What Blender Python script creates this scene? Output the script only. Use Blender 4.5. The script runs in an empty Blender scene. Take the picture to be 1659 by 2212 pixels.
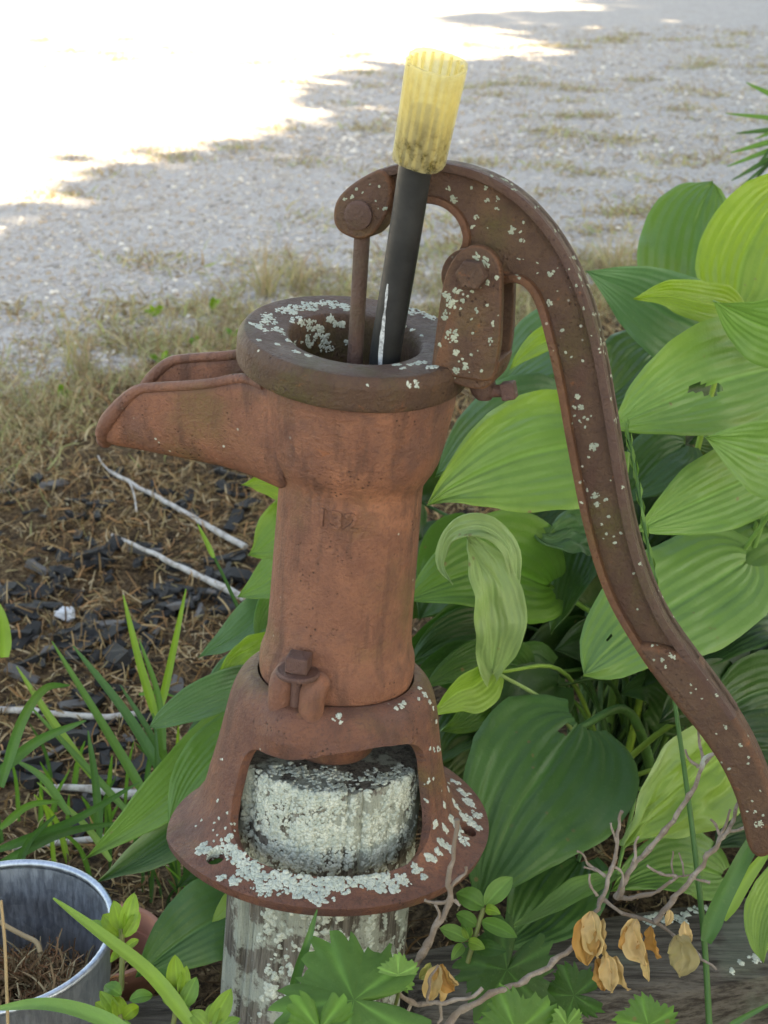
import bpy, bmesh, math, random
import numpy as np
from mathutils import Vector, Matrix, noise
from mathutils.bvhtree import BVHTree

rad = math.radians
rng = random.Random(7)
NR = np.random.default_rng(11)
scene = bpy.context.scene
COL = scene.collection

# ------------------------------------------------------------------ camera
W, H, F = 1659.0, 2212.0, 3000.0          # picture frame used for measuring, focal length in its pixels
PITCH, CAMH = rad(24.0), 0.78
cd = bpy.data.cameras.new('camera')
cd.sensor_fit = 'VERTICAL'; cd.sensor_height = 36.0; cd.lens = 36.0 * F / H
cd.clip_start = 0.02; cd.clip_end = 2000.0
cd.dof.use_dof = True; cd.dof.focus_distance = 0.84; cd.dof.aperture_fstop = 17.0
cam = bpy.data.objects.new('camera', cd); COL.objects.link(cam)
cam.location = (0, 0, CAMH); cam.rotation_euler = (math.pi / 2 - PITCH, 0, 0)
scene.camera = cam

# ------------------------------------------------------------------ sky, sun, exposure
SUN = Vector((0.52, -0.40, 0.75)).normalized()
world = bpy.data.worlds.new('World'); scene.world = world; world.use_nodes = True
wn = world.node_tree
sky = wn.nodes.new('ShaderNodeTexSky'); sky.sky_type = 'NISHITA'; sky.sun_disc = False
sky.sun_elevation = math.asin(SUN.z); sky.sun_rotation = math.atan2(SUN.x, SUN.y)
wn.links.new(sky.outputs[0], wn.nodes['Background'].inputs[0])
wn.nodes['Background'].inputs[1].default_value = 0.15
sl = bpy.data.lights.new('sun', 'SUN'); sl.energy = 5.0; sl.angle = rad(0.53); sl.color = (1.0, 0.95, 0.87)
so = bpy.data.objects.new('sun', sl); COL.objects.link(so)
so.rotation_euler = SUN.to_track_quat('Z', 'Y').to_euler(); so.location = SUN * 30
vs = scene.view_settings
vs.view_transform = 'Standard'; vs.look = 'None'; vs.gamma = 1.0; vs.use_curve_mapping = False
vs.exposure = 2.36
vs.use_white_balance = True; vs.white_balance_temperature = 9600; vs.white_balance_tint = 10

# ------------------------------------------------------------------ measuring: pixels -> directions, points on surfaces
CAM = Vector((0, 0, CAMH)); SP, CP = math.sin(PITCH), math.cos(PITCH)
def ray(px, py):
    cx, cy = (px - W / 2) / F, (py - H / 2) / F
    return Vector((cx, CP - cy * SP, -SP - cy * CP))
def at(px, py, depth): return CAM + ray(px, py) * depth
def on_z(px, py, z=0.0):
    d = ray(px, py); return CAM + d * ((z - CAMH) / d.z)
def to_px(p):
    v = Vector(p) - CAM
    x, y, z = v.x, -v.y * SP - v.z * CP, v.y * CP - v.z * SP
    return W / 2 + F * x / z, H / 2 + F * y / z, z

# ------------------------------------------------------------------ naming and linking
def tag(o, label=None, cat=None, group=None, kind=None):
    if label: o['label'] = label
    if cat: o['category'] = cat
    if group: o['group'] = group
    if kind: o['kind'] = kind
    return o
def link(o, parent=None):
    COL.objects.link(o)
    if parent is not None: o.parent = parent
    return o
def thing(name, label, cat, loc=(0, 0, 0), group=None):
    o = bpy.data.objects.new(name, None); o.empty_display_size = 0.02
    o.location = loc; link(o); return tag(o, label, cat, group)
def mesh_obj(name, verts, faces, mat, parent=None, smooth=40, local_to=None):
    """one mesh object; local_to: world vertices are moved into this parent's frame"""
    me = bpy.data.meshes.new(name)
    if local_to is not None:
        inv = local_to.matrix_basis.inverted()
        verts = [inv @ Vector(v) for v in verts]
    me.from_pydata([tuple(v) for v in verts], [], [tuple(f) for f in faces])
    me.validate(); me.update()
    if mat is not None: me.materials.append(mat)
    if smooth:
        me.polygons.foreach_set('use_smooth', [True] * len(me.polygons))
        if smooth < 180: me.set_sharp_from_angle(angle=rad(smooth))
    return link(bpy.data.objects.new(name, me), parent)
def np_mesh(name, V, Fc, mat, parent=None, smooth=True, color=None):
    """fast mesh from numpy arrays, all faces the same size"""
    me = bpy.data.meshes.new(name); n, k = Fc.shape
    me.vertices.add(len(V)); me.vertices.foreach_set('co', V.astype(np.float32).ravel())
    me.loops.add(n * k); me.loops.foreach_set('vertex_index', Fc.astype(np.int32).ravel())
    me.polygons.add(n); me.polygons.foreach_set('loop_start', np.arange(0, n * k, k, dtype=np.int32))
    try: me.polygons.foreach_set('loop_total', np.full(n, k, dtype=np.int32))
    except Exception: pass
    me.polygons.foreach_set('use_smooth', np.full(n, smooth))
    me.update(calc_edges=True)
    if color is not None:
        a = me.color_attributes.new('tint', 'FLOAT_COLOR', 'POINT')
        c = np.ones((len(V), 4), np.float32); c[:, :3] = color; a.data.foreach_set('color', c.ravel())
    if mat is not None: me.materials.append(mat)
    return link(bpy.data.objects.new(name, me), parent)
def bake(o):
    """replace an object's mesh by its modified one"""
    dg = bpy.context.evaluated_depsgraph_get(); dg.update()
    me = bpy.data.meshes.new_from_object(o.evaluated_get(dg)); o.modifiers.clear()
    me.name = o.data.name; o.data = me; return o

class MB:
    """collects shapes into one mesh"""
    def __init__(s): s.v = []; s.f = []
    def add(s, v, f):
        o = len(s.v); s.v += [Vector(x) for x in v]; s.f += [tuple(i + o for i in q) for q in f]; return s
    def build(s, name, mat, parent=None, smooth=40, local_to=None):
        return mesh_obj(name, s.v, s.f, mat, parent, smooth, local_to)

def chaikin(p, n=2, closed=False):
    p = [Vector(q) for q in p]
    for _ in range(n):
        q = [] if closed else [p[0]]
        m = len(p)
        for i in range(m if closed else m - 1):
            a, b = p[i], p[(i + 1) % m]; q += [a * .75 + b * .25, a * .25 + b * .75]
        if not closed: q.append(p[-1])
        p = q
    return p
def catmull(p, n=8):
    p = [Vector(q) for q in p]; q = [p[0] * 2 - p[1]] + p + [p[-1] * 2 - p[-2]]; out = []
    for i in range(1, len(q) - 2):
        for k in range(n):
            t = k / n; a, b, c, d = q[i - 1], q[i], q[i + 1], q[i + 2]
            out.append(.5 * ((2 * b) + (c - a) * t + (2 * a - 5 * b + 4 * c - d) * t * t + (3 * b - a - 3 * c + d) * t ** 3))
    out.append(p[-1]); return out
def lathe(prof, n=96, cap=False, c=(0, 0)):
    v, f = [], []; m = len(prof)
    for i in range(n):
        a = 2 * math.pi * i / n
        for p in prof: v.append((c[0] + p[0] * math.cos(a), c[1] + p[0] * math.sin(a), p[1]))
    for i in range(n):
        j = (i + 1) % n
        for k in range(m - 1): f.append((i * m + k, j * m + k, j * m + k + 1, i * m + k + 1))
    if cap: f.append(tuple(i * m + m - 1 for i in range(n))); f.append(tuple(i * m for i in range(n))[::-1])
    return v, f
def frames(pts):
    T = []
    for i in range(len(pts)):
        t = pts[min(i + 1, len(pts) - 1)] - pts[max(i - 1, 0)]; T.append(t.normalized() if t.length > 1e-9 else Vector((0, 0, 1)))
    up = Vector((0, 0, 1)) if abs(T[0].z) < .9 else Vector((1, 0, 0))
    n = T[0].cross(up).normalized(); out = []
    for t in T:
        n = (n - t * n.dot(t)); n = n.normalized() if n.length > 1e-9 else t.orthogonal().normalized()
        out.append((t, n, t.cross(n)))
    return out
def tube(pts, r, n=8, caps=True):
    pts = [Vector(p) for p in pts]; m = len(pts)
    R = r if hasattr(r, '__len__') else [r] * m
    v, f = [], []
    for (t, a, b), p, q in zip(frames(pts), pts, R):
        for k in range(n):
            w = 2 * math.pi * k / n; v.append(p + (a * math.cos(w) + b * math.sin(w)) * q)
    for i in range(m - 1):
        for k in range(n): l = (k + 1) % n; f.append((i * n + k, i * n + l, (i + 1) * n + l, (i + 1) * n + k))
    if caps: f.append(tuple(range(n))[::-1]); f.append(tuple((m - 1) * n + k for k in range(n)))
    return v, f
def box(c, s, M=None):
    c = Vector(c); v = [Vector((x * s[0], y * s[1], z * s[2])) * .5 for x in (-1, 1) for y in (-1, 1) for z in (-1, 1)]
    v = [c + (M @ p if M is not None else p) for p in v]
    return v, [(0, 1, 3, 2), (4, 6, 7, 5), (0, 4, 5, 1), (2, 3, 7, 6), (0, 2, 6, 4), (1, 5, 7, 3)]
def nz(p, s=1.0, o=0.0): return noise.noise(Vector(p) * s + Vector((o, o * .7, -o)))
def fbm(p, s=1.0, oct=4): return noise.fractal(Vector(p) * s, 0.6, 2.1, oct)

# ------------------------------------------------------------------ materials
class Mat:
    def __init__(s, name):
        s.m = bpy.data.materials.new(name); s.m.use_nodes = True; s.nt = s.m.node_tree
        s.b = s.nt.nodes['Principled BSDF']; s.out = s.nt.nodes['Material Output']; s._c = None
    def n(s, typ, **kw):
        q = s.nt.nodes.new('ShaderNode' + typ)
        for k, v in kw.items():
            if k.startswith('_'): setattr(q, k[1:], v); continue
            i = q.inputs[int(k[1:]) if k[0] == 'i' and k[1:].isdigit() else k.replace('__', ' ')]
            if hasattr(v, 'is_linked') or hasattr(v, 'is_output'): s.nt.links.new(v, i)
            else: i.default_value = v
        return q
    def co(s):
        if s._c is None: s._c = s.nt.nodes.new('ShaderNodeTexCoord')
        return s._c.outputs['Object']
    def scale(s, v, vec=None): return s.n('Vector' + 'Math', _operation='MULTIPLY', i0=vec or s.co(), i1=v).outputs[0]
    def noise(s, sc, det=4, rough=.55, vec=None, dist=0.0):
        return s.n('TexNoise', Vector=vec or s.co(), Scale=sc, Detail=det, Roughness=rough, Distortion=dist).outputs['Fac']
    def vor(s, sc, vec=None, feat='F1', rnd=1.0):
        return s.n('TexVoronoi', _feature=feat, Vector=vec or s.co(), Scale=sc, Randomness=rnd)
    def ramp(s, fac, *st):
        q = s.n('ValToRGB', Fac=fac); e = q.color_ramp.elements
        while len(e) < len(st): e.new(.5)
        for x, (p, c) in zip(e, st):
            x.position = p; x.color = (c, c, c, 1) if not hasattr(c, '__len__') else (*c, 1)
        return q.outputs[0]
    def step(s, fac, a, b): return s.n('MapRange', _interpolation_type='SMOOTHSTEP', i0=fac, i1=a, i2=b).outputs[0]
    def mix(s, f, a, b, mode='MIX'):
        q = s.nt.nodes.new('ShaderNodeMix'); q.data_type = 'RGBA'; q.blend_type = mode
        for k, v in ((0, f), (6, a), (7, b)):
            if hasattr(v, 'is_output'): s.nt.links.new(v, q.inputs[k])
            else: q.inputs[k].default_value = (*v, 1) if hasattr(v, '__len__') and len(v) == 3 else v
        return q.outputs[2]
    def math(s, op, a, b=0.0):
        q = s.nt.nodes.new('ShaderNodeMath'); q.operation = op
        for k, v in ((0, a), (1, b)):
            if hasattr(v, 'is_output'): s.nt.links.new(v, q.inputs[k])
            else: q.inputs[k].default_value = v
        return q.outputs[0]
    def bump(s, h, st=.5, d=.001, prev=None):
        kw = dict(Height=h, Strength=st, Distance=d)
        if prev is not None: kw['Normal'] = prev
        return s.n('Bump', **kw).outputs[0]
    def set(s, **kw):
        for k, v in kw.items():
            i = s.b.inputs[k.replace('__', ' ')]
            if hasattr(v, 'is_output'): s.nt.links.new(v, i)
            else: i.default_value = (*v, 1) if hasattr(v, '__len__') and len(v) == 3 else v
        return s
    def attr(s, name='tint'): return s.n('Attribute', _attribute_name=name).outputs['Color']
    def rnd(s): return s.n('ObjectInfo').outputs['Random']
    def translucent(s, col, fac, normal=None):
        t = s.nt.nodes.new('ShaderNodeBsdfTranslucent'); s.nt.links.new(col, t.inputs[0]) if hasattr(col, 'is_output') else setattr(t.inputs[0], 'default_value', (*col, 1))
        if normal is not None: s.nt.links.new(normal, t.inputs[1])
        x = s.nt.nodes.new('ShaderNodeMixShader')
        if hasattr(fac, 'is_output'): s.nt.links.new(fac, x.inputs[0])
        else: x.inputs[0].default_value = fac
        s.nt.links.new(s.b.outputs[0], x.inputs[1]); s.nt.links.new(t.outputs[0], x.inputs[2]); s.nt.links.new(x.outputs[0], s.out.inputs[0])
        return s

def rust_mat(name, base, dark, olive, pale, olive_amt=.5, pale_amt=.5, seed=0.0, cav=.7):
    m = Mat(name); co = m.n('VectorMath', _operation='ADD', i0=m.co(), i1=(seed, seed * .3, 0)).outputs[0]
    big = m.noise(16, 5, .55, co); mid = m.noise(60, 6, .65, co, .4); fine = m.noise(420, 4, .7, co)
    c = m.mix(m.math('MULTIPLY', m.step(mid, .36, .72), .75), base, dark)
    c = m.mix(m.math('MULTIPLY', m.step(big, .5, .68), olive_amt), c, olive)
    o2 = m.n('VectorMath', _operation='ADD', i0=co, i1=(3.1, 1.7, .9)).outputs[0]
    c = m.mix(m.math('MULTIPLY', m.step(m.noise(22, 4, .6, o2), .54, .70), pale_amt), c, pale)
    # fresh orange rust in small runs
    c = m.mix(m.math('MULTIPLY', m.step(m.noise(90, 5, .7, o2, .6), .60, .76), .55), c, (.34, .105, .03))
    # dark pits
    pit = m.vor(300, co); pk = m.math('MULTIPLY', m.step(pit.outputs['Distance'], .28, .10), m.step(m.noise(30, 4, .65, o2), .50, .66))
    c = m.mix(pk, c, (.035, .016, .010))
    c = m.mix(m.math('MULTIPLY', m.step(fine, .44, .70), .7), c, dark)
    c = m.mix(m.math('MULTIPLY', m.step(m.noise(26, 5, .62, m.n('VectorMath', _operation='ADD', i0=co, i1=(7.7, 2.2, 5.1)).outputs[0]), .53, .68), .5), c, (.092, .050, .044))
    # tiny pale flecks
    sp = m.vor(95, o2); sk = m.math('MULTIPLY', m.step(sp.outputs['Distance'], .10, .05), m.step(m.noise(14, 2, .5, co), .55, .62))
    c = m.mix(sk, c, (.42, .43, .36))
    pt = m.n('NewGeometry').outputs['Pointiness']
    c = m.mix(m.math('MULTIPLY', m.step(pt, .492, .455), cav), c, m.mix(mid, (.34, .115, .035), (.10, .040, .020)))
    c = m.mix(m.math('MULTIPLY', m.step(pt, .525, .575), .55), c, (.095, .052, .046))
    stain = m.noise(10, 5, .65, m.scale((9, 9, 1.6), co)); c = m.mix(m.math('MULTIPLY', m.step(stain, .50, .68), .6), c, (.075, .034, .024))
    nrm = m.bump(mid, .45, .0015); nrm = m.bump(fine, .9, .0017, nrm); nrm = m.bump(m.noise(150, 5, .7, co), .6, .0022, nrm); nrm = m.bump(m.math('SUBTRACT', 1.0, pk), .8, .0008, nrm)
    m.set(Base__Color=c, Roughness=m.ramp(mid, (.3, .50), (.7, .74)), Normal=nrm); m.b.inputs['Specular IOR Level'].default_value = .35
    return m.m
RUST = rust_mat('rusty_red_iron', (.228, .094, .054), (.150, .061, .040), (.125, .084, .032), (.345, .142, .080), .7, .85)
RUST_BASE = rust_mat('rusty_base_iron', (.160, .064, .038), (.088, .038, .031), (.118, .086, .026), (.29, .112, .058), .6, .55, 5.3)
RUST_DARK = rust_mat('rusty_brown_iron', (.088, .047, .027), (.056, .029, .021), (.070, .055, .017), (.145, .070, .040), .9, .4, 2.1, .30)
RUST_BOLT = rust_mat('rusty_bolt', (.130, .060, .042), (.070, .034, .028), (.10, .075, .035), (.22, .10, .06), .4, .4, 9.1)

def lichen_mat(name='pale_lichen', a=(.36, .40, .35), b=(.50, .52, .45)):
    m = Mat(name); n1 = m.noise(120, 4, .6); n2 = m.noise(900, 3, .7)
    c = m.mix(m.step(n1, .35, .65), a, b); c = m.mix(m.math('MULTIPLY', m.step(n2, .35, .75), .6), c, (.22, .25, .21))
    m.set(Base__Color=c, Roughness=.95, Normal=m.bump(n2, .6, .0006)); m.b.inputs['Specular IOR Level'].default_value = .1
    return m.m
LICHEN = lichen_mat()
LICHEN_FLAT = lichen_mat('grey_green_lichen', (.235, .265, .205), (.37, .39, .30))

# ------------------------------------------------------------------ pump frame (leans a little, spout = -x, handle = +x)
def rotvec(v):
    a = v.length; return Matrix.Rotation(a, 3, v.normalized())
C2W = Matrix(((1, 0, 0), (0, -SP, CP), (0, -CP, -SP)))            # camera (right, down, forward) -> world
L2C = Matrix(((1, 0, 0), (0, 0, -1), (0, 1, 0)))
# rotation vector and position measured from the ellipses of rim, barrel and foot
PR = C2W @ rotvec(Vector((.33, 0, .085))) @ L2C @ Matrix.Rotation(rad(-16), 3, 'Z')
PT = CAM + C2W @ Vector((-.0382, .1935, .9))
PM = Matrix.Translation(PT) @ PR.to_4x4(); PI_ = PM.inverted()
CL = PI_ @ CAM                                                     # camera in pump frame
def lp(px, py, y=0.0):
    d = PI_.to_3x3() @ ray(px, py); return CL + d * ((y - CL.y) / d.y)
CAZ = math.atan2(CL.y, CL.x)                                       # azimuth of the viewer in the pump frame
# ================================================================== hand pump
pump = thing('hand_pump', 'rusty red cast iron pitcher pump with a curved handle on a lichened post', 'water pump')
pump.matrix_basis = PM

# --- barrel with collar
prof = [(.020, .0935), (.044, .0935), (.0468, .096), (.0482, .103), (.0485, .109), (.0478, .115), (.0458, .121), (.0446, .129), (.0440, .150), (.0434, .190),
        (.0428, .222), (.0430, .2275), (.0452, .2315), (.0482, .2365), (.0506, .2420), (.0524, .2500), (.0545, .2630), (.0566, .2770), (.0572, .2885), (.050, .2890), (.03, .280)]
v, f = lathe(prof, 128)
# lug that carries the clamp bolt, grown out of the barrel's foot
LA = math.atan2(lp(648, 1460, -.06).y, lp(648, 1460, -.06).x)
LA = CAZ - rad(24)
mb = MB().add(v, f)
ld = Vector((math.cos(LA), math.sin(LA), 0)); ls = Vector((-ld.y, ld.x, 0))
for s in (-1, 1):
    pts = [ld * .046 + ls * s * .0108 + Vector((0, 0, .1150)), ld * .0520 + ls * s * .0104 + Vector((0, 0, .1130)), ld * .0545 + ls * s * .0102 + Vector((0, 0, .1060)), ld * .0545 + ls * s * .0102 + Vector((0, 0, .0925))]
    mb.add(*tube(catmull(pts, 4), [.0074] * 4 + [.0078] * 4 + [.0076] * 4 + [.0070], 14))
barrel = mb.build('barrel', RUST, pump, 50)
barrel['label'] = 'red brown rusty barrel with worn cast number'
# raised number on the barrel
tc = bpy.data.curves.new('number', 'FONT'); tc.body = '132'; tc.size = .0150; tc.extrude = .0010; tc.align_x = 'CENTER'; tc.bevel_depth = .00025
to = bpy.data.objects.new('number', tc); COL.objects.link(to)
dg = bpy.context.evaluated_depsgraph_get(); tm = bpy.data.meshes.new_from_object(to.evaluated_get(dg)); bpy.data.objects.remove(to)
a0 = CAZ - rad(9)
for q in tm.vertices:
    x, y, z = q.co; a = a0 + x * 1.15 / .0432; r = .0430 + z; q.co = (r * math.cos(a), r * math.sin(a), .2095 + y - x * .06)
tm.materials.append(RUST); to = link(bpy.data.objects.new('raised_number', tm), barrel)

# --- clamp bolt
bc = ld * .0548
mb = MB().add(*lathe([(0.001, .1195), (.0126, .1195), (.0131, .1204), (.0131, .1214), (.0122, .1224), (.001, .1228)], 32, c=(bc.x, bc.y)))
bolt = MB().add(*tube([bc + Vector((0, 0, .090)), bc + Vector((0, 0, .121))], .0036, 12)).build('clamp_bolt', RUST_BOLT, pump)
mb.build('washer', RUST_BOLT, bolt)
hm = Matrix.Rotation(LA + rad(14), 3, 'Z')
hb = MB().add(*box(bc + Vector((0, 0, .1276)), (.0136, .0136, .0100), hm)).build('square_head', RUST_BOLT, bolt, 0)
md = hb.modifiers.new('b', 'BEVEL'); md.width = .0012; md.segments = 2; bake(hb)

# --- spout: a round-bottomed trough with a beaded edge
XS = np.array([-.030, -.045, -.058, -.068, -.080, -.094, -.108, -.121, -.131, -.139, -.1460, -.1520, -.1572, -.1612, -.1640])
ZR = np.interp(-XS, [.030, .058, .066, .080, .094, .121, .132, .138, .1456, .153, .159, .164], [.287, .2865, .2855, .2805, .2768, .2715, .2685, .2640, .2555, .2450, .2360, .2265])
ZB = np.interp(-XS, [.03, .05, .08, .16, .164], [.2170, .2210, .2245, .2262, .2262])
WD = np.interp(-XS, [.03, .048, .058, .07, .09, .12, .15, .164], [.040, .0345, .0280, .0252, .0242, .0235, .0215, .0200])
XS = np.where(XS < -.10, -.10 + (XS + .10) * .92, XS)
v, f = [], []; NU = 29
rimL, rimR = [], []
for x, zr, zb, w in zip(XS, ZR, ZB, WD):
    hgt = max(zr - zb, .0004); we = w * min(1.0, (hgt / .022) ** .55)
    for i in range(NU):
        u = -1 + 2 * i / (NU - 1); ph = u * math.pi / 2
        y = we * math.copysign(abs(math.sin(ph)) ** .62, u); z = zb + hgt * (1 - abs(math.cos(ph)) ** .62) if abs(u) < .98 else zr
        tl = min(1, hgt / .03)
        z += tl * (.0060 if u > 0 else -.0025) * abs(u) ** 2
        v.append((x - .0, y, z))
    rimL.append(Vector((x, -we, zr - .0025 * tl))); rimR.append(Vector((x, we, zr + .0060 * tl)))
n = len(XS)
for j in range(n - 1):
    for i in range(NU - 1): f.append((j * NU + i, j * NU + i + 1, (j + 1) * NU + i + 1, (j + 1) * NU + i))
sp = mesh_obj('spout', v, f, RUST, pump, 60)
md = sp.modifiers.new('s', 'SUBSURF'); md.levels = md.render_levels = 1
md = sp.modifiers.new('t', 'SOLIDIFY'); md.thickness = .0034; md.offset = 0; bake(sp)
bead = rimL[1:] + [Vector((-.1610, 0, .2238))] + rimR[1:][::-1]
for k, q in enumerate(bead):                       # lip flares out towards the tip
    g = max(0, (-q.x - .134) / .026); q.x -= .0016 * g; q.y *= 1 + .10 * g
bead = catmull(bead, 4)
MB().add(*tube(bead, [.0032 + .0022 * max(0, min(1, (-q.x - .125) / .03)) for q in bead], 10)).build('lip_bead', RUST, sp, 80)

# --- cap (rim ring with sloping throat), a little off centre
CC = (-.0045, 0.0)
prof = chaikin([Vector((a, b, 0)) for a, b in ((.0585, .2925), (.0655, .2925), (.0670, .2932), (.0676, .2945), (.0678, .3060), (.0675, .3076), (.0646, .3118), (.0636, .3124), (.0622, .3124), (.0405, .3102), (.0388, .3094), (.0372, .3050), (.0368, .2900), (.0360, .2700), (.0200, .2550))], 1)
v, f = lathe([(p.x, p.y) for p in prof], 128, c=CC)
mbc = MB().add(v, f); TA = CAZ + math.pi / 2                        # the loose cap sits tilted towards the viewer
TM = Matrix.Translation((0, 0, .305)) @ Matrix.Rotation(rad(9.0), 4, Vector((math.cos(TA), math.sin(TA), 0))) @ Matrix.Rotation(rad(-1.5), 4, Vector((math.cos(CAZ), math.sin(CAZ), 0))) @ Matrix.Translation((0, 0, -.3040))
mbc.v = [TM @ q for q in mbc.v]
capo = mbc.add(*lathe([(.0560, .2880), (.0608, .2880), (.0612, .2900), (.0608, .2925), (.0560, .2925)], 96, c=(-.002, 0))).build('cap', RUST_DARK, pump, 60)

# --- bracket: two ears standing on the cap
def offset_poly(p, d):
    q = []; n = len(p)
    for i in range(n):
        a, b, c = p[i - 1], p[i], p[(i + 1) % n]
        e1, e2 = (b - a), (c - b); e1 = e1.normalized() if e1.length > 1e-9 else e2.normalized(); e2 = e2.normalized() if e2.length > 1e-9 else e1
        n1, n2 = Vector((-e1.y, e1.x)), Vector((-e2.y, e2.x)); m = n1 + n2
        m = m.normalized() if m.length > 1e-6 else n1
        q.append(b + m * (d / max(m.dot(n1), .5)))
    return q
def area2(p): return sum(p[i - 1].x * p[i].y - p[i].x * p[i - 1].y for i in range(len(p))) / 2
def slab(pts, y0, y1, ch=.0015):
    """outline in the pump's x-z plane, thickness y0..y1, rounded edges"""
    p = [Vector((q[0], q[-1])) for q in pts]
    if area2(p) < 0: p = p[::-1]
    lay = [(ch * (1 - math.sin(q)), y0 + ch * (1 - math.cos(q))) for q in (0, .4, .8, 1.2, 1.57)]; lay += [(d, y0 + y1 - y) for d, y in lay[::-1]]
    v, f = [], []; n = len(p)
    for d, y in lay: v += [(q.x, y, q.y) for q in (offset_poly(p, d) if d else p)]
    for k in range(len(lay) - 1):
        for i in range(n): j = (i + 1) % n; f.append((k * n + i, k * n + j, (k + 1) * n + j, (k + 1) * n + i))
    f.append(tuple(range(n))[::-1]); f.append(tuple((len(lay) - 1) * n + i for i in range(n)))
    return v, f
EY0, EY1 = -.0205, -.0125
ear_px = [(930, 800), (938, 740), (948, 660), (958, 605), (970, 572), (990, 545), (1012, 532), (1030, 529), (1052, 536), (1072, 556), (1083, 585), (1083, 660), (1080, 745), (1072, 790), (1064, 828), (1000, 818), (926, 808)]
ear = chaikin([lp(a, b, EY0) for a, b in ear_px], 2, True)
mb = MB().add(*slab(ear, EY0, EY1)).add(*slab(ear, -EY1, -EY0))
foot = chaikin([lp(a, b, EY0) for a, b in ((960, 790), (1078, 775), (1074, 800), (1056, 842), (1012, 844), (950, 818))], 2, True)
mb.add(*slab(foot, EY0 + .002, -EY0 - .002))
# little lug under the rim for the set screw
lg = lp(1046, 846, -.006)
mb.add(*tube([lg + Vector((-.004, 0, .010)), lg + Vector((0, 0, .0)), lg + Vector((.0005, 0, -.0045))], [.008, .0072, .004], 14))
bracket = mb.build('bracket', RUST_DARK, pump, 50)
# hinge bolt with its head on the near ear
pv = lp(1022, 592, EY0)
hb = MB().add(*tube([Vector((pv.x, -.0285, pv.z)), Vector((pv.x, -.0275, pv.z)), Vector((pv.x, .0262, pv.z)), Vector((pv.x, .027, pv.z))], [.0072, .0086, .0086, .0072], 6)).build('hinge_bolt', RUST_DARK, pump, 0)
md = hb.modifiers.new('b', 'BEVEL'); md.width = .0014; md.segments = 2; bake(hb)
sc = MB().add(*tube([lg + Vector((.004, -.0005, .001)), lg + Vector((.014, -.001, .003))], .0036, 10)).build('set_screw', RUST_BOLT, pump)
hh = MB().add(*box(lg + Vector((.0140, -.001, .0030)), (.008, .0098, .0098), Matrix.Rotation(rad(-16), 3, 'Y'))).build('screw_head', RUST_BOLT, sc, 0)
md = hh.modifiers.new('b', 'BEVEL'); md.width = .0011; md.segments = 2; bake(hh)

# --- handle: web with flanges, fork at the nose, solid grip
outer_px = [(737, 440), (760, 406), (800, 377), (850, 356), (905, 346), (960, 347), (1010, 356), (1060, 373), (1110, 401), (1155, 438), (1200, 490), (1237, 548), (1265, 610), (1286, 670), (1302, 735), (1316, 805), (1328, 875),
            (1340, 950), (1353, 1030), (1368, 1110), (1388, 1190), (1413, 1262), (1447, 1332), (1492, 1398), (1542, 1464), (1592, 1534), (1630, 1600), (1660, 1670), (1684, 1745)]
inner_px = [(840, 466), (880, 446), (925, 438), (962, 446), (990, 470), (1003, 500), (1002, 525), (985, 560), (983, 605), (1005, 635), (1050, 642), (1082, 618), (1110, 608), (1132, 613), (1151, 633), (1166, 667), (1181, 720), (1196, 782), (1210, 850),
            (1223, 925), (1238, 1003), (1253, 1080), (1271, 1155), (1293, 1230), (1322, 1300), (1362, 1370), (1408, 1440), (1462, 1510), (1518, 1578), (1560, 1640), (1590, 1705), (1606, 1765)]
o2 = catmull([lp(a, b, 0) for a, b in outer_px], 3); i2 = catmull([lp(a, b, 0) for a, b in inner_px], 3)
mb = MB().add(*slab(o2 + i2[::-1], -.0040, .0040, .0008))
def strip(pts, side, th, hw, grow=None):
    """flange: rounded bar of width 2*hw (y) and thickness th lying inside the edge line"""
    v, f = [], []; n = len(pts); sec = []
    for a, b in ((0, -.7), (.12, -.95), (.5, -1), (.88, -.95), (1, -.6), (1, .6), (.88, .95), (.5, 1), (.12, .95), (0, .7)): sec.append((a, b))
    m = len(sec)
    for k in range(n):
        t = (pts[min(k + 1, n - 1)] - pts[max(k - 1, 0)]); t = Vector((t.x, 0, t.z)).normalized(); nn = Vector((-t.z, 0, t.x)) * side
        w = hw * (grow(k / (n - 1)) if grow else 1)
        for a, b in sec: v.append(pts[k] + nn * (a * th) + Vector((0, b * w, 0)))
    for k in range(n - 1):
        for i in range(m): j = (i + 1) % m; f.append((k * m + i, k * m + j, (k + 1) * m + j, (k + 1) * m + i))
    f.append(tuple(range(m))[::-1]); f.append(tuple((n - 1) * m + i for i in range(m)))
    return v, f
mb.add(*strip(o2[5:76], -1, .0058, .0105)); 
i_a = i2[:21]; i_b = i2[33:79]
mb.add(*strip(i_a, 1, .0045, .0085, lambda t: .6 + .4 * math.sin(math.pi * t) ** .5)); mb.add(*strip(i_b, 1, .0050, .0092, lambda t: min(1, .5 + t * 6)))
hub = [lp(1022, 592, 0) + Vector((math.cos(a) * .0155, 0, math.sin(a) * .0155)) for a in np.linspace(0, 2 * math.pi, 28, endpoint=False)]
mb.add(*slab(hub, -.0115, .0115, .001))
grip = [lp(a, b, 0) for a, b in outer_px[-6:]] + [lp(a, b, 0) for a, b in ((1690, 1790), (1672, 1828), (1642, 1840), (1618, 1822))] + [lp(a, b, 0) for a, b in inner_px[-7:][::-1]]
mb.add(*slab(chaikin(grip, 2, True), -.0104, .0104, .0040))
nose = chaikin([lp(a, b, 0) for a, b in ((733, 468), (738, 430), (765, 400), (805, 374), (842, 358), (862, 400), (852, 455), (838, 478), (818, 505), (790, 515), (755, 502), (740, 488))], 2, True)
mb.add(*slab(nose, -.0125, .0125, .0022))
handle = mb.build('handle', RUST_DARK, pump, 45)
handle['label'] = 'long curved brown iron handle with lichen spots'
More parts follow.
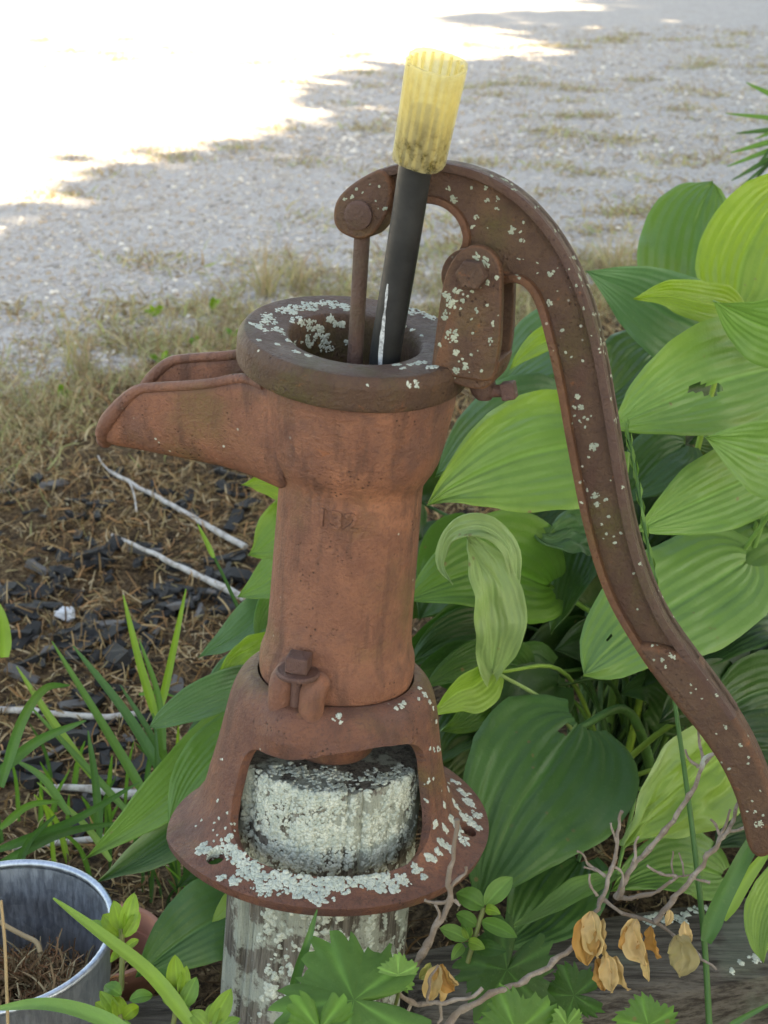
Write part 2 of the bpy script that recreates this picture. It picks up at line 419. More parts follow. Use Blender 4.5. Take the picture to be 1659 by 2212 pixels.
pn = lp(776, 464, -.0125)
pin = MB().add(*tube([Vector((pn.x, -.0162, pn.z)), Vector((pn.x, -.0152, pn.z)), Vector((pn.x, .0152, pn.z)), Vector((pn.x, .0162, pn.z))], [.0062, .0080, .0080, .0062], 20)).build('fork_pin', RUST_DARK, pump, 40)
r0, r1 = lp(784, 478, -.004), lp(766, 790, -.004)
rod = MB().add(*tube([r0, r0 + (r1 - r0) * .5, r1 + (r1 - r0) * .18], [.0046, .0044, .0046], 16)).build('piston_rod', RUST_DARK, pump, 40)

# --- base: bell with two arched windows
def bell_r(z): return float(np.interp(z, BZ, BR))
bp = chaikin([Vector((a, b, 0)) for a, b in ((.1065, .0000), (.0985, .0022), (.0900, .0058), (.0825, .0120), (.0770, .0230), (.0735, .0370), (.0700, .0540), (.0672, .0700), (.0645, .0840), (.0600, .0945), (.0545, .0992), (.0490, .1000))], 2)
NT = 40; L = [0]
for a, b in zip(bp, bp[1:]): L.append(L[-1] + (b - a).length)
ts = np.linspace(0, L[-1], NT * 3); PRF = [(float(np.interp(t, L, [p.x for p in bp])), float(np.interp(t, L, [p.y for p in bp]))) for t in ts]
NA = 288; M_ = len(PRF)
WZ0, WZ1 = .0085, .0800
wins = ((CAZ + rad(5.5), rad(54)), (CAZ + rad(185), rad(54)))
def win_s(a, z):
    """<1 inside a window (superellipse), also which window"""
    zc, hz = (WZ0 + WZ1) / 2, (WZ1 - WZ0) / 2
    for i, (c, hw) in enumerate(wins):
        d = (a - c + math.pi) % (2 * math.pi) - math.pi
        zz = z
        if abs(d) < hw * 1.6:
            # the ring above dips under the clamp lug
            lug = math.exp(-((a - LA + math.pi) % (2 * math.pi) - math.pi) ** 2 / (2 * .30 ** 2)) if i == 0 else 0
            top = WZ1 - .0090 * lug; zc2 = (WZ0 + top) / 2; hz2 = (top - WZ0) / 2
            s = (abs(d) / hw) ** 4.5 + (abs(zz - zc2) / hz2) ** 3.6
            if s < 1: return s, c, hw, zc2, hz2
    return 2, 0, 0, 0, 0
v = []; inside = {}
for i in range(NA):
    a = 2 * math.pi * i / NA
    lug = math.exp(-((a - LA + math.pi) % (2 * math.pi) - math.pi) ** 2 / (2 * .17 ** 2))
    da = (a - CAZ + math.pi) % (2 * math.pi) - math.pi      # + = to the right as seen from the front
    cutb = .021 * max(0, min(1, (-da - rad(64)) / rad(38))) * max(0, min(1, (math.pi + da) / rad(60)))
    for k, (r, z) in enumerate(PRF):
        r = r - cutb * max(0, min(1, (r - .076) / .03))
        g = lug * max(0, min(1, (z - .062) / .02)) * .0075
        lowz = 0.0
        v.append(Vector(((r + g) * math.cos(a), (r + g) * math.sin(a), z + lowz)))
        inside[i * M_ + k] = win_s(a, z)
f = []
for i in range(NA):
    j = (i + 1) % NA
    for k in range(M_ - 1):
        q = (i * M_ + k, j * M_ + k, j * M_ + k + 1, i * M_ + k + 1)
        if sum(inside[x][0] < 1 for x in q) >= 2: continue
        f.append(q)
for q in f:                                   # pull stray corners out to the window's edge
    for x in q:
        s, c, hw, zc, hz = inside[x]
        if s < 1:
            i, k = divmod(x, M_); a = 2 * math.pi * i / NA; z = PRF[k][1]
            d = (a - c + math.pi) % (2 * math.pi) - math.pi; lo, hi = 1.0, 3.0
            for _ in range(18):
                mid = (lo + hi) / 2
                if (abs(d * mid) / hw) ** 4.5 + (abs((z - zc) * mid) / hz) ** 3.6 < 1: lo = mid
                else: hi = mid
            a2, z2 = c + d * lo, zc + (z - zc) * lo
            zs = [p[1] for p in PRF]; rs = [p[0] for p in PRF]; r2 = float(np.interp(z2, zs, rs)); v[x] = Vector((r2 * math.cos(a2), r2 * math.sin(a2), z2)); inside[x] = (2, 0, 0, 0, 0)
base = mesh_obj('base', v, f, RUST_BASE, pump, 180)
bm = bmesh.new(); bm.from_mesh(base.data); bmesh.ops.delete(bm, geom=[q for q in bm.verts if not q.link_faces], context='VERTS')
bmesh.ops.recalc_face_normals(bm, faces=bm.faces)
rim_ = [q for q in bm.verts if q.is_boundary and .004 < q.co.z < .095]
for _ in range(10):                                # smooth the sawn window edges
    new = {}
    for q in rim_:
        nb = [e.other_vert(q) for e in q.link_edges if e.is_boundary]
        if len(nb) == 2: new[q] = q.co * .5 + (nb[0].co + nb[1].co) * .25
    for q, c_ in new.items(): q.co = c_
bmesh.ops.remove_doubles(bm, verts=rim_, dist=.0004)
bmesh.ops.smooth_vert(bm, verts=[q for q in bm.verts if not q.is_boundary and any(e.other_vert(q).is_boundary for e in q.link_edges) and .006 < q.co.z < .09], factor=.5, use_axis_x=True, use_axis_y=True, use_axis_z=True)
if sum(q.normal.dot(Vector((q.calc_center_median().x, q.calc_center_median().y, 0))) for q in bm.faces) < 0: bmesh.ops.reverse_faces(bm, faces=bm.faces)
bm.to_mesh(base.data); bm.free()
md = base.modifiers.new('t', 'SOLIDIFY'); md.thickness = .0066; md.offset = -1
md = base.modifiers.new('b', 'BEVEL'); md.width = .0022; md.segments = 3; md.limit_method = 'ANGLE'; md.angle_limit = rad(50)
bake(base); base.data.set_sharp_from_angle(angle=rad(70))
base['label'] = 'bell shaped iron foot with arched windows and lichened flange'
# stub of the barrel inside the bell, resting on the post
MB().add(*lathe([(.001, .0480), (.026, .0480), (.0275, .0500), (.0282, .0640), (.0340, .0740), (.0450, .0950)], 64)).build('barrel_stub', RUST_BASE, pump, 50)
# bolt holes drilled through the flange
for px, py in ((447, 1862), (1019, 1797)):
    d = PI_.to_3x3() @ ray(px, py); p = CL + d * ((.0036 - CL.z) / d.z); a = math.atan2(p.y, p.x)
    q = Vector((math.cos(a) * .0930, math.sin(a) * .0930, 0))
    cut = MB().add(*tube([q + Vector((0, 0, -.02)), q + Vector((0, 0, .03))], .0058, 20)).build('cutter', None, pump)
    md = base.modifiers.new('h', 'BOOLEAN'); md.operation = 'DIFFERENCE'; md.object = cut; md.solver = 'EXACT'
    bake(base); bpy.data.objects.remove(cut)
base.data.set_sharp_from_angle(angle=rad(60))
# ================================================================== post under the pump
def wood_mat(name, c1, c2, c3, sc=(60, 60, 3.0), green=.25, coat=0):
    m = Mat(name); vec = m.scale(sc); g = m.noise(3.2, 8, .72, vec); g2 = m.noise(9, 6, .7, vec); blotch = m.noise(14, 4, .6)
    c = m.mix(m.step(g, .35, .62), c1, c2); c = m.mix(m.math('MULTIPLY', m.step(g2, .52, .70), .8), c, c3)
    c = m.mix(m.math('MULTIPLY', m.step(blotch, .52, .66), green), c, (.21, .24, .18))
    if coat:
        cn = m.noise(30, 6, .68); cf = m.noise(700, 3, .7); k_ = m.math('MULTIPLY', m.step(cn, .46, .52), coat)
        c = m.mix(k_, c, m.mix(cf, (.27, .30, .25), (.46, .49, .42)))
    nrm = m.bump(g, 1.0, .004); nrm = m.bump(g2, .8, .002, nrm)
    m.set(Base__Color=c, Roughness=.92, Normal=nrm); m.b.inputs['Specular IOR Level'].default_value = .15
    return m.m
POSTM = wood_mat('weathered_post_wood', (.060, .050, .040), (.215, .195, .165), (.030, .023, .017), (70, 70, 3.2), .5, .85)
PTOP = .0470
mb = MB(); NA2, NZ2 = 180, 90; v, f = [], []
CRACKS = [(CAZ - rad(52), .0085, .040), (CAZ - rad(44), .005, .02), (CAZ + rad(13), .0048, .018), (CAZ + rad(24), .0022, .012), (CAZ + rad(43), .0035, .02), (CAZ - rad(20), .0016, .012), (CAZ + rad(95), .007, .03), (CAZ + rad(160), .006, .03), (CAZ - rad(120), .008, .03)]
for k in range(NZ2 + 1):
    z = -.268 + (PTOP + .268) * k / NZ2
    for i in range(NA2):
        a = 2 * math.pi * i / NA2; r = .0592 + .0030 * (1 - k / NZ2)
        r += .0016 * nz((math.cos(a) * 3, math.sin(a) * 3, z * 6), 1.6) + .0010 * nz((math.cos(a) * 26, math.sin(a) * 26, z * 9), 1.0, 4) + .0006 * nz((math.cos(a) * 60, math.sin(a) * 60, z * 12), 1.0, 9)
        for ca, dp, wd in CRACKS:
            d = (a - ca - .10 * nz((0, 0, z * 14), 1, ca * 3) + math.pi) % (2 * math.pi) - math.pi
            r -= dp * math.exp(-(d / wd) ** 2) * (.65 + .5 * nz((ca, 0, z * 20), 1))
        if k == NZ2: r -= .0012
        v.append((r * math.cos(a), r * math.sin(a), z + (.0012 * nz((math.cos(a) * 9, math.sin(a) * 9, 0), 1) if k > NZ2 - 2 else 0)))
for k in range(NZ2):
    for i in range(NA2): j = (i + 1) % NA2; f.append((k * NA2 + i, k * NA2 + j, (k + 1) * NA2 + j, (k + 1) * NA2 + i))
o = len(v)
for rr in (.045, .02):
    for i in range(NA2): a = 2 * math.pi * i / NA2; v.append((rr * math.cos(a), rr * math.sin(a), PTOP + .0010 * nz((rr * 90 * math.cos(a), rr * 90 * math.sin(a), 3), 1)))
b0 = NZ2 * NA2
for i in range(NA2): j = (i + 1) % NA2; f += [(b0 + i, b0 + j, o + j, o + i), (o + i, o + j, o + NA2 + j, o + NA2 + i)]
f.append(tuple(o + NA2 + i for i in range(NA2)))
post = mesh_obj('wooden_post', v, f, POSTM, None, 50); post.matrix_basis = PM
tag(post, 'weathered round wooden post crusted with pale lichen under the pump', 'post')

# ================================================================== black pipe and yellow sleeve standing in the pump's throat
PIPE = Mat('black_poly_pipe'); nn = PIPE.noise(300, 4, .6); PIPE.set(Base__Color=PIPE.mix(PIPE.step(PIPE.noise(30, 5, .6), .4, .7), (.009, .010, .011), (.022, .023, .024)), Roughness=PIPE.ramp(nn, (.3, .42), (.7, .6)), Normal=PIPE.bump(nn, .25, .0004))
PY = -.0125
def pipe_y(py): return float(np.interp(py, [130, 345, 480, 600, 770, 905], [-.0480, -.0310, -.0235, -.0160, -.0060, -.0020]))
pts = [lp(*q, pipe_y(q[1])) for q in ((826, 905), (828, 840), (832, 770), (846, 680), (862, 585), (879, 480), (897, 365), (913, 270), (919, 238))]
pipe = thing('black_pipe', 'black plastic pipe sticking up out of the pump opening', 'pipe'); pipe.matrix_basis = Matrix.Translation(PM @ pts[0])
WP = catmull([PM @ p for p in pts], 5)
MB().add(*tube(WP, .0089, 28)).build('tube', PIPE.m, pipe, 40, local_to=pipe)
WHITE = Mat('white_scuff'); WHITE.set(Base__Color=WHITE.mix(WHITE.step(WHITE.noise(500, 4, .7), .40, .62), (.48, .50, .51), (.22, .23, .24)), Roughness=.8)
v, f = [], []                                   # long white scuff running up the pipe: a thin skin over it
fr = frames(WP)
for k, q in enumerate(WP):
    x, y, _ = to_px(q)
    if 600 < y < 800:
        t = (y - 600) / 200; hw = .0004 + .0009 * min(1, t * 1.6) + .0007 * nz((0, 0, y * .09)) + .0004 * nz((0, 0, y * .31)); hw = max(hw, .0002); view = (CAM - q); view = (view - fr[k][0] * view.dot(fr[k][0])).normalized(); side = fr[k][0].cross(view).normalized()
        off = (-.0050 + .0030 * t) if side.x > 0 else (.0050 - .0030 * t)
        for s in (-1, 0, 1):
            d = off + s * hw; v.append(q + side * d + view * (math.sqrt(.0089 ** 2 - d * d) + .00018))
n = len(v) // 3
for k in range(n - 1):
    for s in (0, 1): f.append((k * 3 + s, k * 3 + s + 1, k * 3 + s + 4, k * 3 + s + 3))
mesh_obj('scuff', v, f, WHITE.m, pipe, 180, local_to=pipe)

YEL = Mat('aged_yellow_plastic')
dirt = YEL.step(YEL.n('SeparateXYZ', Vector=YEL.co()).outputs[2], .030, .006)
yc = YEL.mix(YEL.noise(160, 5, .6), (.90, .84, .60), (.86, .78, .50)); yc = YEL.mix(YEL.math('MULTIPLY', YEL.step(YEL.noise(180, 5, .65), .42, .68), YEL.math('ADD', .15, YEL.math('MULTIPLY', dirt, .8))), yc, (.20, .165, .07))
YEL.set(Base__Color=yc, Roughness=.42, Normal=YEL.bump(YEL.noise(500, 3), .2, .0003)); YEL.translucent(yc, .70)
_tr = YEL.nt.nodes.new('ShaderNodeBsdfTransparent'); _tr.inputs[0].default_value = (.98, .95, .78, 1); _mx = YEL.nt.nodes.new('ShaderNodeMixShader'); _mx.inputs[0].default_value = .56
YEL.nt.links.new(YEL.out.inputs[0].links[0].from_socket, _mx.inputs[1]); YEL.nt.links.new(_tr.outputs[0], _mx.inputs[2]); YEL.nt.links.new(_mx.outputs[0], YEL.out.inputs[0])
s0, s1 = PM @ lp(905, 345, -.0310), PM @ lp(944, 134, -.0500)
ax = (s1 - s0); SL = ax.length; ax.normalize(); q = ax.to_track_quat('Z', 'X')
v, f = [], []; N, rings = 160, 14
def rib(a): return .5 + .5 * math.cos(a * 20)
for layer in (0, 1):
    for k in range(rings):
        t = k / (rings - 1)
        for i in range(N):
            a = 2 * math.pi * i / N; ro = .0139 + .0014 * t
            r = ro + .0004 * rib(a) if layer == 0 else ro - .0012
            z = SL * t + (.0006 * math.sin(3 * a + 1) if k in (0, rings - 1) else 0)
            if k == rings - 1 and -2.4 < a - math.pi < -1.5: z -= .0013      # chipped edge
            v.append((r * math.cos(a), r * math.sin(a), z))
G = rings * N
for k in range(rings - 1):
    for i in range(N):
        j = (i + 1) % N; f.append((k * N + i, k * N + j, (k + 1) * N + j, (k + 1) * N + i)); f.append((G + k * N + j, G + k * N + i, G + (k + 1) * N + i, G + (k + 1) * N + j))
for i in range(N):
    j = (i + 1) % N; f.append((j, i, G + i, G + j)); k = (rings - 1) * N; f.append((k + i, k + j, G + k + j, G + k + i))
sleeve = mesh_obj('plastic_sleeve', v, f, YEL.m, None, 50); sleeve.matrix_basis = Matrix.Translation(s0) @ q.to_matrix().to_4x4()
for k in range(18):                              # moulded ribs inside the sleeve
    a = 2 * math.pi * k / 18; mr = Matrix.Rotation(a, 3, 'Z'); vv, ff = [], []
    for t, z in ((0, .0012), (1, SL - .0012)):
        for r, w in ((.0139 + .0014 * t - .0005, -.0008), (.0139 + .0014 * t - .0005, .0008), (.0139 + .0014 * t - .0024, .0006), (.0139 + .0014 * t - .0024, -.0006)): vv.append(mr @ Vector((r, w, z)))
    mesh_obj('rib', vv, [(0, 1, 5, 4), (1, 2, 6, 5), (2, 3, 7, 6), (3, 0, 4, 7), (3, 2, 1, 0), (4, 5, 6, 7)], YEL.m, sleeve, 0)
tag(sleeve, 'translucent yellow ribbed plastic sleeve pushed over the top of the black pipe', 'sleeve')

# ================================================================== lichen crust: small granules set on real surfaces
_bv = {}
def bvh_of(o):
    if o.name not in _bv: _bv[o.name] = BVHTree.FromPolygons([q.co for q in o.data.vertices], [tuple(p.vertices) for p in o.data.polygons])
    return _bv[o.name]
_a = [(math.cos(i * math.pi / 3), math.sin(i * math.pi / 3)) for i in range(6)]
GV = np.array([(x, y, -.25) for x, y in _a] + [(x * .66, y * .66, .42) for x, y in _a] + [(0, 0, .55)])
GF = np.array([t for i in range(6) for t in ((i, (i + 1) % 6, 6 + (i + 1) % 6), (i, 6 + (i + 1) % 6, 6 + i), (6 + i, 6 + (i + 1) % 6, 12))])
def granules(pos, nor, size, name, mat, parent, flat=.8, color=None):
    n = len(pos); pos = np.array(pos); nor = np.array(nor); size = np.array(size)
    ref = np.where(np.abs(nor[:, 2:3]) < .9, np.array([[0, 0, 1.]]), np.array([[1., 0, 0]]))
    t = np.cross(nor, ref); t /= np.linalg.norm(t, axis=1, keepdims=True); b = np.cross(nor, t)
    w = NR.uniform(0, 6.28, n)[:, None]; t, b = t * np.cos(w) + b * np.sin(w), b * np.cos(w) - t * np.sin(w)
    k = len(GV); jit = NR.uniform(.75, 1.3, (n, k, 1)); as_ = NR.uniform(.7, 1.3, (n, 1, 1))
    V = pos[:, None] + size[:, None, None] * (GV[None, :, 0:1] * jit * as_ * t[:, None] + GV[None, :, 1:2] * jit / as_ * b[:, None] + GV[None, :, 2:3] * flat * jit * nor[:, None])
    Fc = (GF[None] + (np.arange(n) * k)[:, None, None]).reshape(-1, 3)
    o = np_mesh(name, V.reshape(-1, 3), Fc, mat, parent, True); o['kind'] = 'stuff'; return o
def crust(o, patches, dens=1.0, gs=(.0007, .0016), name='lichen', frame=PI_, ragged=1.0, flat=.8, mat=None):
    """patches: (px, py, radius px) seen on the object; granules gathered round the point they hit"""
    bv = bvh_of(o); P, N, S = [], [], []
    o3 = frame.to_3x3(); c0 = frame @ CAM
    for p in patches:
        px, py, rp = p[:3]; el = p[3] if len(p) > 3 else 1.0; dn = p[4] if len(p) > 4 else 1.0
        d = o3 @ ray(px, py); h, nr, _, dist = bv.ray_cast(c0, d.normalized())
        if h is None: continue
        if nr.dot(d) > 0: nr = -nr
        nr0 = nr; R = rp * dist / F; cnt = int(dens * dn * (R / .0011) ** 2 * (1.5 if rp > 14 else 2.6) * el) + 2
        t = nr.cross(Vector((0, 0, 1))); t = t.normalized() if t.length > .05 else nr.orthogonal().normalized(); b = t.cross(nr)
        if abs(nr.z) > .5:                          # on flat rims: long axis follows the rim
            t = Vector((-h.y, h.x, 0)).normalized(); b = nr.cross(t)
        sd = rng.uniform(0, 50)
        for _ in range(cnt):
            a, r = rng.uniform(0, 6.283), math.sqrt(rng.random())
            lim = .72 + ragged * .55 * nz((math.cos(a) * 1.7, math.sin(a) * 1.7, sd)) + .3 * ragged * nz((math.cos(a) * 6, math.sin(a) * 6, sd + 9))
            if r > lim: continue
            q = h + t * (r * R * el * math.cos(a)) + b * (r * R * math.sin(a))
            if R > .0035 and nz(q, 260, sd) < -.42 + .25 * (r - .5): continue
            l, n2, _, dd = bv.find_nearest(q)
            if n2 is not None and n2.dot(nr0) < 0: n2 = -n2
            if l is None or dd > R * .8 + .002 or n2.dot(nr) < .2: continue
            P.append(l); N.append(n2); S.append(rng.uniform(*gs) * (1.15 - .35 * r) * rng.choice((.7, .9, 1, 1, 1.25)))
    if P: return granules(P, N, S, name, mat or LICHEN, o, flat)
def spots(pts, lo, hi, n, seed):
    """extra small spots scattered inside pixel polygons' bounding circles"""
    r = random.Random(seed); return [(x + r.gauss(0, s), y + r.gauss(0, s), r.uniform(lo, hi)) for x, y, s in pts for _ in range(n)]
# foot flange: the big crust in front, the crust on the right, specks on the legs
front = [(440, 1832, 22), (452, 1850, 18), (470, 1838, 20), (500, 1838, 26, 1.2), (520, 1860, 26), (545, 1850, 20), (540, 1885, 34, 1.4), (590, 1875, 34, 1.3), (580, 1910, 32, 1.5), (630, 1900, 36, 1.4), (660, 1925, 30, 1.4), (700, 1905, 34, 1.5), (690, 1940, 22, 1.6),
         (745, 1905, 30, 1.5), (790, 1900, 26, 1.5), (830, 1895, 28, 1.5), (855, 1875, 24), (870, 1900, 20), (850, 1920, 14), (900, 1875, 14), (820, 1920, 14), (480, 1895, 12), (505, 1905, 14), (935, 1855, 14), (915, 1895, 10), (545, 1820, 12), (495, 1810, 10)]
right = [(985, 1690, 14, 1.0), (1000, 1712, 20), (1015, 1735, 22), (1030, 1760, 18), (1005, 1765, 22), (985, 1740, 16), (990, 1790, 22), (1020, 1780, 14), (1000, 1815, 18), (975, 1770, 14), (960, 1790, 12), (955, 1820, 16), (940, 1780, 10), (970, 1835, 12), (1035, 1790, 10), (960, 1740, 9), (945, 1840, 10), (925, 1850, 10), (985, 1665, 8), (968, 1705, 7)]
shoulder = [(733, 1545, 9), (725, 1556, 6), (738, 1560, 5), (718, 1555, 4), (866, 1525, 9), (855, 1530, 6), (872, 1518, 6), (908, 1488, 8), (918, 1500, 9), (928, 1515, 7), (935, 1530, 6), (905, 1510, 6), (940, 1490, 8, .6), (942, 1560, 5), (600, 1497, 3), (480, 1640, 3), (470, 1730, 4), (500, 1780, 4)] + spots([(460, 1790, 22), (500, 1800, 20), (930, 1700, 18), (940, 1620, 8)], 2, 4.5, 9, 3)
crust(base, front + right, 1.7, (.0008, .0018)); 
crust(base, shoulder, 1.5, (.0006, .0012), 'lichen_speck', ragged=.6)
# cap rim and throat
capl = [(580, 688, 26, 1.6), (560, 705, 16, 1.3), (620, 668, 24, 1.8), (665, 660, 22, 2), (705, 655, 20, 2), (735, 660, 16, 1.8), (640, 690, 20, 1.4), (600, 712, 16, 1.3), (625, 735, 12), (670, 700, 20), (690, 720, 22), (660, 735, 16, 1.4), (700, 745, 18), (715, 690, 12), (740, 700, 9), (870, 660, 16, 1.8), (905, 672, 18, 1.8), (930, 685, 14, 1.6), (880, 675, 12, 1.5),
        (640, 760, 9, 1.5), (665, 768, 7, 1.6), (560, 735, 8), (770, 776, 9, 1.6), (815, 782, 8, 1.6), (855, 788, 9, 1.8), (905, 785, 18, 2), (935, 792, 14, 1.8), (870, 795, 8, 1.4), (900, 830, 9), (885, 833, 7), (545, 700, 8), (750, 740, 8), (875, 705, 6), (890, 712, 7), (910, 725, 6), (600, 745, 6, 1.4), (795, 832, 3.5)]
crust(capo, capl + [(x + 12, y + 8, 9, 1.4) for x, y, *_ in capl[:14]], 1.5, (.0006, .0013), flat=.55)
crust(bracket, [(974, 724, 20), (966, 640, 12), (975, 655, 13), (962, 680, 11), (998, 650, 5), (988, 628, 10), (985, 762, 8), (1005, 790, 9), (985, 800, 9), (978, 815, 6), (1042, 568, 20), (1028, 555, 10), (1060, 735, 9, .7), (1072, 600, 6), (1030, 670, 6), (1010, 640, 4), (950, 745, 4), (1064, 700, 8, .6), (1020, 720, 4), (1050, 660, 4)] + spots([(1030, 700, 30), (1000, 620, 26), (985, 780, 22)], 1.0, 2.4, 9, 5), 1.7, (.0006, .0011), ragged=.75, flat=.4, mat=LICHEN_FLAT)
hl = [(980, 430, 12), (968, 408, 6), (1018, 404, 6), (1050, 407, 6), (1062, 380, 7), (1090, 388, 11, 1.6), (1108, 400, 8), (1052, 433, 6), (1075, 430, 8, .7), (1073, 452, 6), (1030, 470, 8), (1020, 490, 6), (1108, 490, 8), (1104, 500, 8), (1128, 520, 6), (1120, 560, 5), (1190, 590, 7), (1188, 655, 9), (1250, 580, 9, .7), (1253, 598, 9), (1240, 555, 6), (1296, 712, 7), (1298, 735, 8), (1215, 715, 5), (1248, 858, 10), (1255, 880, 9), (1240, 880, 5), (1280, 968, 12), (1270, 988, 6), (1290, 960, 5),
      (1285, 1070, 11), (1290, 1088, 8), (1308, 1080, 5), (1300, 1130, 5), (1320, 860, 5), (760, 425, 6), (745, 430, 4), (850, 470, 5), (830, 450, 5), (1385, 1218, 7), (1452, 1418, 9), (1430, 1425, 6), (1440, 1440, 4), (1548, 1500, 6), (1530, 1470, 5), (1600, 1610, 5), (1640, 1780, 11), (1565, 1570, 6), (1575, 1660, 5)]
hl += spots([(1100, 480, 45), (1180, 600, 40), (1230, 760, 22), (1262, 900, 22), (1290, 1040, 22), (1320, 1150, 22), (1370, 1240, 24), (1430, 1370, 30), (1520, 1480, 35), (1590, 1620, 28), (1625, 1740, 20), (800, 420, 20), (1255, 640, 22), (1300, 760, 14), (1335, 900, 8)], 1.0, 3.0, 8, 8)
hl += [(a + 8 * rng.uniform(-1, 1), b + 8, rng.uniform(2, 5)) for a, b in outer_px[8:16] for _ in range(4)]
crust(handle, hl, 1.5, (.0005, .0010), ragged=.7, flat=.4, mat=LICHEN_FLAT)
# post: thick crust behind the window and below the flange
pl = []
r_ = random.Random(4)
for _ in range(520):
    x, y = r_.uniform(530, 925), r_.uniform(1640, 1880)
    topedge = 1668 - 18 * math.sin((x - 540) / 60.0) - (25 if x > 780 else 0)
    if y < topedge or (745 < x < 830 and 1690 < y < 1745 and r_.random() < .85) or (860 < x and 1740 < y and r_.random() < .65) or (abs(x - 773) < 8 and y > 1700): continue
    pl.append((x, y, r_.uniform(9, 26), 1.0, .55))
for _ in range(330):
    x, y = r_.uniform(560, 925), r_.uniform(1955, 2200)
    if x > 640 and r_.random() < .45: continue
    pl.append((x, y, r_.uniform(7, 20), .7, .5))
crust(post, pl, 1.0, (.0008, .0019), ragged=1.0, flat=.9)
crust(pipe.children[0], [(846, 629, 7), (840, 600, 3), (920, 393, 3.5), (905, 640, 2.5), (850, 615, 2), (912, 450, 1.5)], 2.2, (.0005, .0010), frame=(Matrix.Translation(PM @ pts[0])).inverted(), ragged=.5)
# ================================================================== ground
def edge_y(x): return float(np.interp(x, [-2.0, -.6, -.3, .55, 2.0], [1.35, 2.12, 2.55, 2.95, 3.35]))
GR = Mat('gravel_ground')
v1 = GR.vor(75); v2 = GR.vor(150); v3 = GR.vor(38)
c = GR.mix(GR.step(GR.noise(6, 5, .6), .35, .7), (.38, .355, .32), (.32, .29, .25))
c = GR.mix(.45, c, GR.ramp(GR.n('SeparateColor', Color=v1.outputs['Color']).outputs[0], (0, (.24, .23, .225)), (.5, (.38, .37, .36)), (.85, (.50, .49, .48)), (1, (.58, .56, .52))))
c = GR.mix(.30, c, GR.ramp(GR.n('SeparateColor', Color=v2.outputs['Color']).outputs[1], (0, (.22, .20, .19)), (.6, (.42, .40, .38)), (1, (.52, .50, .47))))
c = GR.mix(GR.math('MULTIPLY', GR.step(GR.noise(2.2, 6, .65), .58, .72), .6), c, (.30, .235, .16))
nrm = GR.bump(v1.outputs['Distance'], .8, .008); nrm = GR.bump(v2.outputs['Distance'], .7, .004, nrm); nrm = GR.bump(GR.noise(8, 5), .5, .03, nrm)
GR.set(Base__Color=c, Roughness=.95, Normal=nrm); GR.b.inputs['Specular IOR Level'].default_value = .15
B = 400.0
xs = [-B, -60, -12, -4, -2, 0, 2, 4, 12, 60, B]
v = [(x, y, 0) for y in xs for x in xs]; n = len(xs)
drive = mesh_obj('gravel_drive', v, [(j * n + i, j * n + i + 1, (j + 1) * n + i + 1, (j + 1) * n + i) for j in range(n - 1) for i in range(n - 1)], GR.m, None, 0); tag(drive, kind='structure')

SOIL = Mat('mulched_soil'); a_ = SOIL.noise(26, 6, .7); b_ = SOIL.noise(140, 5, .7, None, .8)
c = SOIL.ramp(b_, (.30, (.020, .013, .009)), (.46, (.085, .052, .028)), (.60, (.19, .125, .066)), (.75, (.30, .21, .12)))
c = SOIL.mix(SOIL.step(a_, .50, .66), c, (.028, .022, .018))
SOIL.set(Base__Color=c, Roughness=.97, Normal=SOIL.bump(b_, 1.0, .008, SOIL.bump(a_, .8, .02))); SOIL.b.inputs['Specular IOR Level'].default_value = .1
def bed_z(x, y):
    d = edge_y(x) - y
    return .004 + (.016 + .014 * nz((x, y, 0), 5) + .007 * nz((x, y, 3), 19) + .003 * nz((x, y, 3), 60)) * max(0, min(1, d / .35))
GX, GY = 150, 190; v, f = [], []; idx = {}
for j in range(GY + 1):
    for i in range(GX + 1):
        x = -1.7 + 3.4 * i / GX; y = -.35 + 3.75 * j / GY; v.append((x, y, bed_z(x, y)))
for j in range(GY):
    for i in range(GX):
        x = -1.7 + 3.4 * (i + .5) / GX; y = -.35 + 3.75 * (j + .5) / GY
        if y < edge_y(x) + .10 * nz((x, y, 0), 6) + .06 * nz((x, y, 0), 23): k = j * (GX + 1) + i; f.append((k, k + 1, k + GX + 2, k + GX + 1))
bed = mesh_obj('garden_bed', v, f, SOIL.m, None, 180); tag(bed, kind='structure')

TINT = Mat('tinted_fibres'); TINT.set(Base__Color=TINT.attr(), Roughness=.9); TINT.b.inputs['Specular IOR Level'].default_value = .15
TINTG = Mat('tinted_blades'); TINTG.set(Base__Color=TINTG.attr(), Roughness=.6); TINTG.translucent(TINTG.attr(), .3)
STONE = Mat('gravel_stone'); STONE.set(Base__Color=STONE.mix(STONE.math('MULTIPLY', STONE.noise(200, 4), .35), STONE.attr(), (.30, .28, .26)), Roughness=.9); STONE.b.inputs['Specular IOR Level'].default_value = .2

